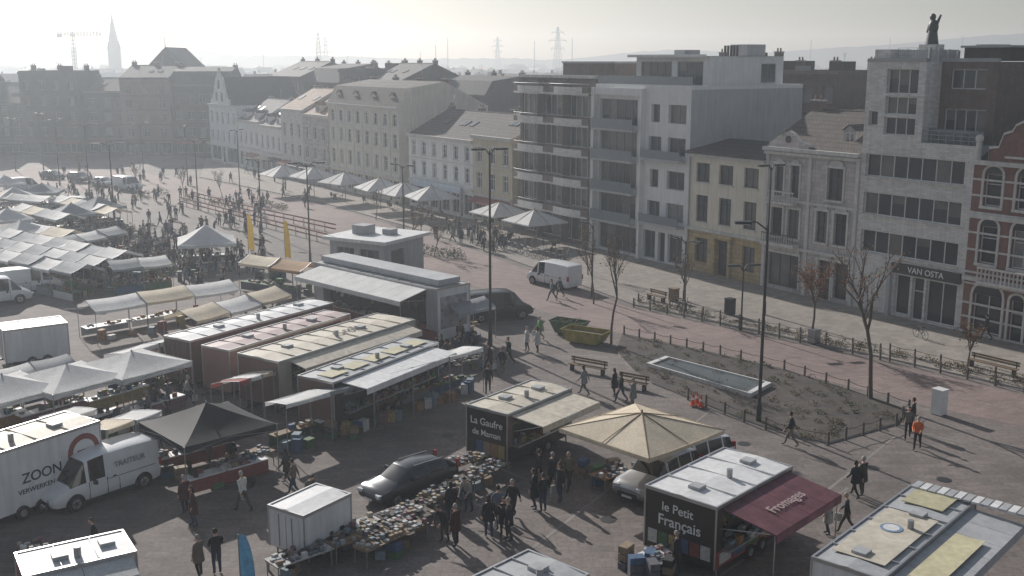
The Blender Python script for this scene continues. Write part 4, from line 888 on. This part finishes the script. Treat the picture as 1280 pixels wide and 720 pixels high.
for x,y in ((355,243),(393,246),(432,254),(476,263),(506,270),(540,276)): tent('terrace_parasol',(x,y),5.4,4.3,2.9,canvW,ANG+R.uniform(-.2,.2),valance=.1,pole=True,table=False)
for x,y in ((625,296),(668,308)): tent('terrace_parasol',(x,y),5.0,3.9,2.7,canvW,ANG,valance=.15,pole=True,table=False)
def cafe_set(px,py,z=0.11):
    b=MB(); b.cyl((0,0,0),(0,0,.72),.03,.03,metalD,6); b.cyl((0,0,.72),(0,0,.75),.38,.38,wood,12); b.cyl((0,0,0),(0,0,.03),.25,.25,metalD,10)
    for k in range(3):
        a=k*2.1+R.random(); x,y=math.cos(a)*.75,math.sin(a)*.75
        b.rbox(x,y,.43,.42,.42,.04,a,woodD); b.rbox(x+math.cos(a)*.2,y+math.sin(a)*.2,.47,.04,.42,.42,a,woodD)
        for s1 in(-.17,.17):
            for s2 in(-.17,.17): b.cyl((x+s1,y+s2,0),(x+s1,y+s2,.43),.015,.015,metalD,4)
    p=Q(px,py); p.z=z; b.build('cafe_table_set',p)
for x,y in [(600,286),(620,292),(645,300),(660,307),(690,312),(520,268),(545,275),(490,262),(460,255),(420,250),(700,322),(566,282)]: cafe_set(x,y)
def table(p0,p1,w,n=60,cover=None):
    A=Q(*p0);B=Q(*p1);d=B-A;L=d.length;b=MB(); k=max(1,int(L/2))
    for i in range(k):
        x0=L*i/k+.03;x1=L*(i+1)/k-.03
        b.box(x0,x1,0,w,.7,.75,cover or R.choice([woodD,wood,pal[0]]))
        for x in (x0+.08,x1-.08):
            for y in (w*.08,w*.92): b.cyl((x,y,0),(x,y,.7),.025,.025,metalG,4,False)
        ny=max(2,int(abs(w)/.24)); nx=int((x1-x0)/.26)
        for ix in range(nx):
            for iy in range(ny): 
                if R.random()<.82: b.rbox(x0+.16+ix*.26+R.uniform(-.03,.03),w*(iy+.5)/ny,.75,R.uniform(.12,.22),R.uniform(.12,.19),R.uniform(.02,.2),R.uniform(-.3,.3),R.choice(bookpal))
        for _ in range(2): b.rbox(R.uniform(x0+.3,x1-.3),w*.5,0,.5,.4,.35,R.uniform(0,1),R.choice([pal[9],pal[11],pal[8]]))
    b.build('goods_table',A,math.atan2(d.y,d.x))
table((330,722),(530,652),-1.0); table((395,690),(530,640),-.9); table((520,640),(618,592),-1.0); table((545,612),(612,588),.9); table((262,602),(325,575),-1.1)
table((735,612),(772,598),-1.0,cover=pal[6]); table((795,715),(850,690),-1.0,cover=frameW); table((235,560),(300,545),-.9); table((440,706),(520,668),-.8)
table((395,520),(520,480),-.9); table((20,705),(60,695),-1); table((560,470),(600,455),-.8)
def crates(px,py,n=8):
    b=MB()
    for _ in range(n):
        x,y=R.uniform(-1,1),R.uniform(-1,1);a=R.uniform(0,3)
        for k in range(R.randint(1,3)): 
            m=R.choice([pal[4],pal[2],pal[9],pal[11],pal[9],pal[5]]); b.rbox(x,y,k*.31,.58,.38,.28,a+R.uniform(-.05,.05),m)
    b.build('stacked_crates',Q(px,py))
for x,y in [(745,600),(560,430),(175,350),(410,500),(470,690),(100,570),(240,350),(810,715),(560,452),(210,590),(300,600),(340,350),(175,545),(400,405),(540,470),(430,540)]: crates(x,y,R.randint(4,9))
b=MB()
for _ in range(150):
    p=Q(R.uniform(75,215),R.uniform(285,345)); leafclump(b,p,R.uniform(.4,1.0),R.uniform(.4,1.2),45,[greens[0],greens[1],R.choice(flowersM)],.22)
b.build('potted_plant_display')
def bench(px,py,a,L=2.2,z=0):
    b=MB()
    for k in range(4): b.box(-L/2,L/2,-.22+k*.12,-.13+k*.12,.42,.46,wood)
    for k in range(2): b.box(-L/2,L/2,.24,.27,.58+k*.16,.7+k*.16,wood)
    for x in (-L/2+.2,L/2-.2): b.box(x-.04,x+.04,-.2,.22,0,.42,metalD); b.box(x-.03,x+.03,.22,.26,.3,.86,metalD)
    p=Q(px,py);p.z=z; b.build('park_bench',p,a)
bench(734,466,-.6,2.6); bench(1240,466,-.95,3.2,.11); bench(820,378,-.95,2,.11); bench(790,486,-.6,2)
def bin_(px,py,m,z=0,h=1.15):
    b=MB(); b.box(-.32,.32,-.28,.28,.05,h,m); b.box(-.35,.35,-.31,.31,h,h+.07,m); b.box(-.22,.22,-.285,-.282,h-.35,h-.18,metalD); b.box(-.28,.28,-.24,.24,0,.05,metalD); p=Q(px,py);p.z=z; b.build('litter_bin',p,ANG)
bin_(1173,518,frameW,0,1.4); bin_(912,395,metalD,.11,1.2); bin_(842,378,wood,.11,1.0); bin_(1017,430,metalG,.1,.9)
def cone(px,py,z=.1):
    b=MB(); o_=M('cone_orange',(.55,.08,.02),.5,.05); b.box(-.18,.18,-.18,.18,0,.04,o_); b.cyl((0,0,.04),(0,0,.3),.13,.09,o_,10); b.cyl((0,0,.3),(0,0,.42),.09,.07,frameW,10); b.cyl((0,0,.42),(0,0,.7),.07,.02,o_,10); p=Q(px,py);p.z=z; b.build('traffic_cone',p)
cone(866,508);cone(876,510); cone(871,506)
def flag(px,py,m,h=4,w=.8):
    b=MB(); b.cyl((0,0,0),(0,0,h),.03,.02,metalG,5); rows=[]
    for k in range(9):
        t=k/8; z=.8+(h-.8)*t; ww=w*(1-.5*t**3); rows.append([(0,.0,z),(ww*.5,.05,z-.03),(ww,.0,z-.1*(1-t))])
    b.grid(rows,m); b.box(-.3,.3,-.3,.3,0,.06,metalD); b.build('banner_flag',Q(px,py),R.uniform(-.3,.5))
yf=M('flag_yellow',(.55,.36,.05),.7,.1,kind='canvas'); flag(311,322,yf,4.3,.6); flag(357,332,yf,4.3,.6); flag(302,752,M('flag_blue',(.07,.2,.33),.7,.4,3,kind='canvas'),2.6,.6)
def barrier(pix):
    b=MB(); rm=M('barrier_red',(.28,.09,.06),.6,.25); pts=[Q(*p) for p in pix]
    for i in range(len(pts)-1):
        a,c=pts[i],pts[i+1];n=max(1,int((c-a).length/2.2))
        for k in range(n):
            p=a.lerp(c,k/n);q=a.lerp(c,(k+1)/n)
            b.cyl(p,p+Vector((0,0,1.1)),.05,.05,metalG,5)
            for z in (.45,.95):
                t=(q-p).normalized().cross(Vector((0,0,1)))*.03
                b.hexa([p+t+Vector((0,0,z)),q+t+Vector((0,0,z)),q-t+Vector((0,0,z)),p-t+Vector((0,0,z)),p+t+Vector((0,0,z+.16)),q+t+Vector((0,0,z+.16)),q-t+Vector((0,0,z+.16)),p-t+Vector((0,0,z+.16))],rm)
    b.build('construction_barrier')
barrier([(225,256),(300,276),(410,305)]); barrier([(240,249),(320,270),(420,292)])
b=MB(); ym_=M('skip_yellow',(.36,.29,.07),.6,.25,2,streak=.3); gm_=M('skip_green',(.07,.12,.06),.6,.25,2)
def skip(b,ox,oy,L_,w_,h_,m,fill):
    t=.06; y0,y1=oy,oy+w_
    pts0=[(ox+.5,y0,.12),(ox+L_-.5,y0,.12),(ox+L_-.5,y1,.12),(ox+.5,y1,.12)]; pts1=[(ox,y0,h_),(ox+L_,y0,h_),(ox+L_,y1,h_),(ox,y1,h_)]
    for i in range(4):
        j=(i+1)%4; b.poly([pts0[i],pts0[j],pts1[j],pts1[i]],m)
        b.cyl(pts1[i],pts1[j],.05,.05,m,6)
    for k in range(3):
        x=ox+.8+k*(L_-1.6)/2; b.box(x-.04,x+.04,y0-.05,y0-.003,.15,h_,m); b.box(x-.04,x+.04,y1+.003,y1+.05,.15,h_,m)
    b.poly([(ox+.15,y0+.05,h_-.25),(ox+L_-.15,y0+.05,h_-.25),(ox+L_-.15,y1-.05,h_-.25),(ox+.15,y1-.05,h_-.25)],fill)
    b.box(ox+.6,ox+L_-.6,y0+.2,y1-.2,0,.12,metalD)
skip(b,-1.6,-.8,3.2,1.5,.9,ym_,woodD); b.build('waste_skip',Q(733,428),-.55)
b=MB(); skip(b,-1.3,-.7,2.6,1.3,.95,gm_,soil); leafclump(b,(0,0,.75),1.0,.35,120,greens,.15); b.build('waste_skip',Q(712,417),-.55)
def bicycle(px,py,a,z=0.11):
    b=MB()
    for x in (-.52,.52):
        for k in range(16):
            t0=k*math.pi/8;t1=(k+1)*math.pi/8; b.cyl((x+math.cos(t0)*.33,0,.34+math.sin(t0)*.33),(x+math.cos(t1)*.33,0,.34+math.sin(t1)*.33),.018,.018,rubber,4,False)
        for k in range(6): t=k*math.pi/6; b.cyl((x-math.cos(t)*.33,0,.34-math.sin(t)*.33),(x+math.cos(t)*.33,0,.34+math.sin(t)*.33),.004,.004,alu,3,False)
    for p,q in (((-.52,.34),(-.1,.3)),((-.1,.3),(-.2,.82)),((-.52,.34),(-.18,.72)),((-.1,.3),(.4,.75)),((-.18,.72),(.38,.8)),((.52,.34),(.36,.95))): b.cyl((p[0],0,p[1]),(q[0],0,q[1]),.02,.02,metalD,5)
    b.cyl((.34,-.28,1.0),(.34,.28,1.0),.015,.015,metalG,5); b.cyl((.36,0,.95),(.34,0,1.0),.015,.015,metalG,5); b.rbox(-.22,0,.84,.26,.14,.06,0,rubber)
    p=Q(px,py);p.z=z; b.build('bicycle',p,a)
for i in range(9): bicycle(640+i*8,315+i*2.2,ANG+math.pi/2+R.uniform(-.2,.2))
for x,y in ((570,322),(575,326),(1150,425),(848,388),(855,390)): bicycle(x,y,R.uniform(0,3))
# ------------------------------------------------------------------ trees
def tree(name,px,py,h,leaf=None,nl=0,seed=1,z=0,r=.13,spread=.5,lsize=.14):
    rr=random.Random(seed); b=MB(); tips=[]
    def br(p,d,L,r_,dep):
        n=3; q=p
        for k in range(n):
            d2=(d+Vector((rr.uniform(-.13,.13),rr.uniform(-.13,.13),rr.uniform(-.03,.1)))).normalized()
            q2=q+d2*L/n; b.cyl(q,q2,r_*(1-.25*k/n),r_*(1-.25*(k+1)/n),bark,6 if dep<2 else 4,False); 
            if dep>=2: tips.append(q2)
            if dep>0 and dep<4 and k<n-1 and rr.random()<.6: sub(q2,d2,L*.55,r_*.45,dep+1)
            q=q2;d=d2
        if dep<4:
            for _ in range(2 if dep else 4): sub(q,d,L*(.72 if dep else .5),r_*.62,dep+1)
    def sub(p,d,L,r_,dep):
        a=rr.uniform(0,6.28); s_=Vector((math.cos(a),math.sin(a),0))*spread*rr.uniform(.7,1.4); br(p,(d+s_+Vector((0,0,.15))).normalized(),L,max(r_,.008),dep)
    br(Vector((0,0,0)),Vector((0,0,1)),h*.42,r,0)
    for _ in range(nl):
        p=rr.choice(tips)+Vector((rr.gauss(0,.18),rr.gauss(0,.18),rr.gauss(0,.18))); d=Vector((rr.uniform(-1,1),rr.uniform(-1,1),rr.uniform(-1,.4))).normalized()*lsize; e=Vector((rr.uniform(-1,1),rr.uniform(-1,1),rr.uniform(-1,1))).normalized()*lsize*.5
        b.poly([p,p+d*.5+e,p+d,p+d*.5-e],rr.choice(leaf))
    q=Q(px,py); q.z=z; b.build(name,q)
tree('bare_tree',1088,500,9.3,[leafB,leafO],260,3,.1,.13,.45)
tree('autumn_tree',1014,430,6.2,[leafO,leafB],700,5,.1,.09,.5,.16)
tree('bare_tree',764,432,8.2,[leafB],160,9,.1,.09,.35)
tree('bare_tree',742,380,5.5,[leafB],100,12,0,.07,.4)
tree('autumn_tree',1207,470,3.5,[greens[2],leafO],300,15,.1,.06,.5)
for i,(x,y,h) in enumerate([(512,312,4.5),(528,306,4.5),(543,322,4),(855,392,5),(470,275,4),(735,345,5),(170,240,5),(230,250,5),(280,255,5),(100,232,5)]): tree('bare_tree',x,y,h,[leafB,greens[2]],90,20+i,0,.06,.45,.18)
b=MB()
for x,y in [(535,318),(560,322),(500,310),(150,238),(180,246),(200,243),(240,250),(120,236),(270,256),(350,262),(330,258)]: leafclump(b,Q(x,y),1.1,1.1,120,greens,.22)
b.build('shrubs')
# ------------------------------------------------------------------ people
def skinmesh(step,lean,arms,child=1,fat=1,coat=0,hair=hairD,longh=False,bag=False):
    J=[];E=[];Rd=[]
    def j(p,r,par=None):
        J.append(Vector(p));Rd.append(r if isinstance(r,tuple) else (r,r))
        if par is not None:E.append((par,len(J)-1))
        return len(J)-1
    rot=Matrix.Rotation(-lean,3,'X'); piv=Vector((0,0,.95))
    U=lambda p:(rot@(Vector(p)-piv))+piv
    pel=j((0,0,.95),(.165*fat,.125*fat)); sp=j(U((0,.0,1.14)),(.15*fat,.115*fat),pel); ch=j(U((0,0,1.34)),(.175*fat,.12*fat),sp); nk=j(U((0,0,1.47)),.06,ch); hb=j(U((0,.015,1.56)),.05,nk)
    palms=[]
    for s_ in (-1,1):
        sh=j(U((s_*.175,0,1.40)),.068,ch)
        if arms=='down': sw=s_*step*.7; el=U((s_*.23,-.02-sw*.35,1.13));wr=U((s_*.25,.07-sw,.90)); hd=U((s_*.25,.09-sw*1.15,.84))
        elif arms=='fold': el=U((s_*.24,.06,1.13));wr=U((s_*.10,.24,1.14));hd=U((s_*.03,.26,1.17))
        elif arms=='reach': el=U((s_*.22,.16,1.18));wr=U((s_*.17,.38,1.12));hd=U((s_*.16,.45,1.10))
        else:
            if s_>0: el=U((.22,.08,1.16));wr=U((.16,.25,1.3));hd=U((.15,.3,1.36))
            else: el=U((-.24,-.02,1.12));wr=U((-.25,.05,.9));hd=U((-.25,.06,.84))
        e=j(el,.05,sh);w_=j(wr,.036,e);h_=j(hd,(.036,.022),w_); palms.append((J[w_],J[h_],s_))
        st=step*s_
        hp=j((s_*.09,0,.88),(.10*fat,.1*fat),pel); kn=j((s_*.1,.04+st*.45,.50),.066,hp)
        az=.09+(.07 if st<-.1 else 0); an=j((s_*.1,st-.02+(-.05 if st<0 else 0),az),.045,kn); j((s_*.11,st+.14+(-.05 if st<0 else 0),.045),(.045,.035),an)
    me=bpy.data.meshes.new('sk'); me.from_pydata(J,E,[]); ob=bpy.data.objects.new('sk',me); sc.collection.objects.link(ob)
    ob.modifiers.new('s','SKIN'); 
    for i,v in enumerate(me.skin_vertices[0].data): v.radius=Rd[i]; v.use_root=(i==0)
    sb=ob.modifiers.new('u','SUBSURF'); sb.levels=1; sb.render_levels=1
    dg=bpy.context.evaluated_depsgraph_get(); dg.update(); m2=bpy.data.meshes.new_from_object(ob.evaluated_get(dg))
    b=MB(); off=len(b.v); b.v=[tuple(v.co) for v in m2.vertices]
    for p in m2.polygons:
        c=p.center
        if c.z<.085 : m=shoe
        elif any((c-(w+(h-w)*.6)).length<.085 for w,h,_ in palms): m=skin
        elif c.z<.93-coat and abs(c.x)<.215 and not(lean>.2 and c.y>.2): m=trous
        elif (rot.transposed()@(c-piv)+piv).z>1.475: m=skin
        else: m=cloth
        b.f.append(tuple(p.vertices)); b.m.append(b.mi(m)); b.sm.append(True)
    bpy.data.objects.remove(ob); bpy.data.meshes.remove(me); bpy.data.meshes.remove(m2)
    for w,h,s_ in palms: # fingers + thumb
        d=(h-w).normalized(); side=d.cross(Vector((0,1,0)) if abs(d.y)<.8 else Vector((0,0,1))).normalized(); nn=d.cross(side)
        for k,l in enumerate((.07,.08,.075,.058)):
            o=h+side*(k-1.5)*.019+d*.015; m=o+d*l*.55; t=m+(d*.8+nn*.5*(-s_ if abs(d.z)>.5 else 1)).normalized()*l*.5
            b.cyl(o,m,.0095,.009,skin,5,False); b.cyl(m,t,.009,.007,skin,5)
        o=h-d*.02-side*.03; b.cyl(o,o+(d-side*.8).normalized()*.035,.011,.01,skin,5,False); b.cyl(o+(d-side*.8).normalized()*.035,o+(d-side*.8).normalized()*.035+d*.03,.01,.008,skin,5)
    hc=U((0,.03,1.65)); hr=(.075,.093,.115)
    hrot=Matrix.Rotation(-lean*.7,3,'X')
    def fx(p,d):
        v=Vector(p)-hc
        if v.z<-.03: v.x*=.86
        return hrot@v+hc
    b.ball(hc,hr,skin,12,9,fx)
    T=lambda x,y,z: hrot@Vector((x,y,z))+hc
    b.hexa([T(-.012,.08,-.03),T(.012,.08,-.03),T(.01,.115,-.028),T(-.01,.115,-.028),T(-.006,.08,.015),T(.006,.08,.015),T(.004,.092,.012),T(-.004,.092,.012)],skin)
    for s_ in (-1,1):
        b.ball(T(s_*.03,.083,.008),(.011,.008,.007),shoe,6,4); b.ball(T(s_*.076,.0,-.005),(.012,.022,.032),skin,6,5)
    b.ball(T(0,.085,-.058),(.024,.008,.006),M('lips',(.35,.13,.11),.5),6,4)
    def hx(p,d):
        v=Vector(p)-hc
        if v.y>.03 and v.z<.055: v*=.9
        if v.z<(-.12 if longh else -.03) : v*=.9
        return hrot@v+hc
    b.ball(hc+Vector((0,-.012,.014)),(.086,.1,.118 if not longh else .125),hair,12,9,hx)
    if longh: b.ball(T(0,-.06,-.09),(.085,.05,.14),hair,8,6)
    if bag:
        w,h,s_=palms[1]; c=h+Vector((0,0,-.28)); b.hexa([c+Vector(q) for q in [(-.05,-.16,-.18),(.07,-.16,-.18),(.07,.16,-.18),(-.05,.16,-.18),(-.03,-.13,.16),(.05,-.13,.16),(.05,.13,.16),(-.03,.13,.16)]],pal[0]); b.cyl(c+Vector((0,-.1,.15)),h,.006,.006,pal[5],4,False); b.cyl(c+Vector((0,.1,.15)),h,.006,.006,pal[5],4,False)
    if coat: # skirt of the coat
        rows=[]
        for k in range(5):
            z=.98-k*(coat+.06)/4; r0=.19*fat+.03*k/4; rows.append([(math.cos(t*math.pi/7)*r0,math.sin(t*math.pi/7)*r0*.75,z) for t in range(14)])
        b.grid(rows,cloth,True,True)
    o=b.build('person_mesh'); me=o.data; bpy.data.objects.remove(o); return me
PM=[skinmesh(.0,0,'fold'),skinmesh(.3,.05,'down'),skinmesh(-.3,.05,'down',hair=hairG,bag=True),skinmesh(.04,0,'phone',fat=1.1,coat=.25,hair=hairG),skinmesh(.06,.45,'reach',fat=1.05),
    skinmesh(.05,.02,'down',fat=1.15,coat=.35,longh=True),skinmesh(.2,.08,'reach',fat=1.1,hair=hairG),skinmesh(-.05,.03,'down',fat=1.12,bag=True,longh=True,coat=.2),skinmesh(.33,.06,'down',fat=1.1,coat=.2,longh=True)]
JC=[(.015,.017,.022),(.02,.02,.025),(.03,.035,.06),(.05,.045,.04),(.10,.09,.08),(.012,.013,.015),(.06,.02,.02),(.3,.29,.27),(.05,.08,.12),(.025,.03,.03),(.16,.13,.1),(.12,.14,.17)]
def person(px,py,v=None,a=None,col=None,s=None,z=0):
    me=PM[v if v is not None else R.randrange(len(PM))]; o=bpy.data.objects.new('person',me); sc.collection.objects.link(o)
    p=Q(px,py); o.location=(p.x,p.y,z+.012); o.rotation_euler=(0,0,a if a is not None else R.uniform(0,6.28)); k=s or R.uniform(.96,1.07); o.scale=(k*1.05,k*1.05,k); o.color=(*(col or R.choice(JC)),1)
WH=(.5,.5,.48); OR=(.6,.14,.03)
for t in [(988,558,1,1.2,JC[0]),(1068,622,8,.4,JC[0]),(1077,620,3,.6,JC[3]),(1034,669,5,1.0,JC[7]),(1057,666,2,1.2,JC[0]),(1134,549,1,2.8,(.15,.14,.13)),(1146,562,6,2.6,OR),
    (672,441,5,1,WH),(659,439,3,2,WH),(675,426,2,2,(.15,.3,.1)),(636,457,1,2.2,JC[0]),(627,468,2,2.4,JC[0]),(612,464,8,1.5,JC[6]),(776,503,1,2,JC[0]),(791,513,3,1,(.2,.2,.2)),(768,496,5,1,JC[0]),(730,494,8,1,(.25,.24,.24)),
    (668,637,5,1.2,JC[1]),(679,641,0,.6,JC[0]),(690,612,3,-1,JC[0]),(700,628,7,2.2,JC[1]),(711,612,2,2.6,JC[10]),(673,607,1,-1,JC[0]),
    (556,678,4,2.4,JC[0]),(570,683,3,.8,JC[6]),(564,650,5,.3,JC[0]),(586,640,4,2.6,JC[7]),(611,672,7,.2,JC[0]),(623,660,1,.2,JC[11]),(636,676,3,1.8,JC[0]),(641,650,2,2.6,JC[5]),(630,690-20,5,3,JC[0]),
    (305,640,2,1,WH),(232,642,3,.8,JC[6]),(243,658,5,2,JC[6]),(360,607,8,1,JC[3]),(368,620,1,1.4,JC[10]),(120,698,1,2,JC[0]),(250,722,3,1,JC[10]),(272,718,0,0.5,JC[0]),(262,578,6,4,JC[7]),(290,590,6,3.5,JC[0]),
    (470,524,0,4,JC[11]),(478,512,6,4,WH),(590,442,3,4,JC[0]),(595,446,0,2,JC[0]),(1140,540,0,1,JC[0]),(610,492,1,0,JC[9]),(545,300,None,None,None),(690,376,8,2,JC[11]),(845,720,3,1,JC[0]),(905,700,5,2,JC[0]),(385,640,4,4,JC[4])]:
    person(*t)
person(1232,427,1,1.5,JC[0],z=.11); person(700,372,1,2.2,JC[2])
for _ in range(230):
    x=R.uniform(60,330); y=R.uniform(245,360)
    person(x,y)
for _ in range(60): person(R.uniform(100,260),R.uniform(300,350))
for _ in range(26): x=R.uniform(560,640); person(x,300+(x-560)*.25+R.uniform(-12,4),z=.0)
for _ in range(44):
    t=R.random(); person(395+190*t+R.uniform(-16,16),535-95*t+R.uniform(-10,10))
for _ in range(45): person(R.uniform(60,420),R.uniform(215,262))
for _ in range(20): t=R.random(); person(170+200*t,480-90*t+R.uniform(0,8))
for _ in range(16): person(R.uniform(150,250),R.uniform(480,560))
# ------------------------------------------------------------------ light, air, camera
az=math.radians(-30.5); el=math.radians(26)
sd=Vector((math.sin(az)*math.cos(el),math.cos(az)*math.cos(el),math.sin(el)))
w=bpy.data.worlds.new('World'); sc.world=w; w.use_nodes=True; nt=w.node_tree; bg=nt.nodes['Background']
sky=nt.nodes.new('ShaderNodeTexSky'); sky.sky_type='NISHITA'; sky.sun_disc=False; sky.sun_elevation=el; sky.sun_rotation=az; sky.dust_density=1.2; sky.air_density=1.2; sky.ozone_density=4.0
hs_=nt.nodes.new('ShaderNodeHueSaturation'); hs_.inputs['Saturation'].default_value=.5
nt.links.new(sky.outputs[0],hs_.inputs['Color']); nt.links.new(hs_.outputs[0],bg.inputs[0]); bg.inputs[1].default_value=.078
sl=bpy.data.lights.new('sun','SUN'); sl.energy=5.0; sl.angle=math.radians(.5); sl.color=(1,.96,.91); so=bpy.data.objects.new('sun',sl); sc.collection.objects.link(so); so.rotation_euler=(-sd).to_track_quat('-Z','Y').to_euler(); so.location=(-100,200,150)
# morning haze : a real scattering layer of air over the town
hz=bpy.data.materials.new('haze_air'); hz.use_nodes=True; n_=hz.node_tree; n_.nodes.clear(); oo=n_.nodes.new('ShaderNodeOutputMaterial'); vs=n_.nodes.new('ShaderNodeVolumeScatter'); vs.inputs['Density'].default_value=.0010; vs.inputs['Anisotropy'].default_value=.5; vs.inputs['Color'].default_value=(.80,.87,.95,1); n_.links.new(vs.outputs[0],oo.inputs['Volume'])
b=MB(); b.box(-900,900,-20,1150,-2,45,hz); b.build('atmosphere_haze')
cam=bpy.data.cameras.new('camera'); co=bpy.data.objects.new('camera',cam); sc.collection.objects.link(co); co.location=(0,0,H); co.rotation_euler=(math.pi/2-TH,0,0)
cam.lens=36*F/1280; cam.sensor_width=36; cam.clip_start=.5; cam.clip_end=12000; sc.camera=co
sc.view_settings.view_transform='Standard'; sc.view_settings.look='None'; sc.view_settings.exposure=0
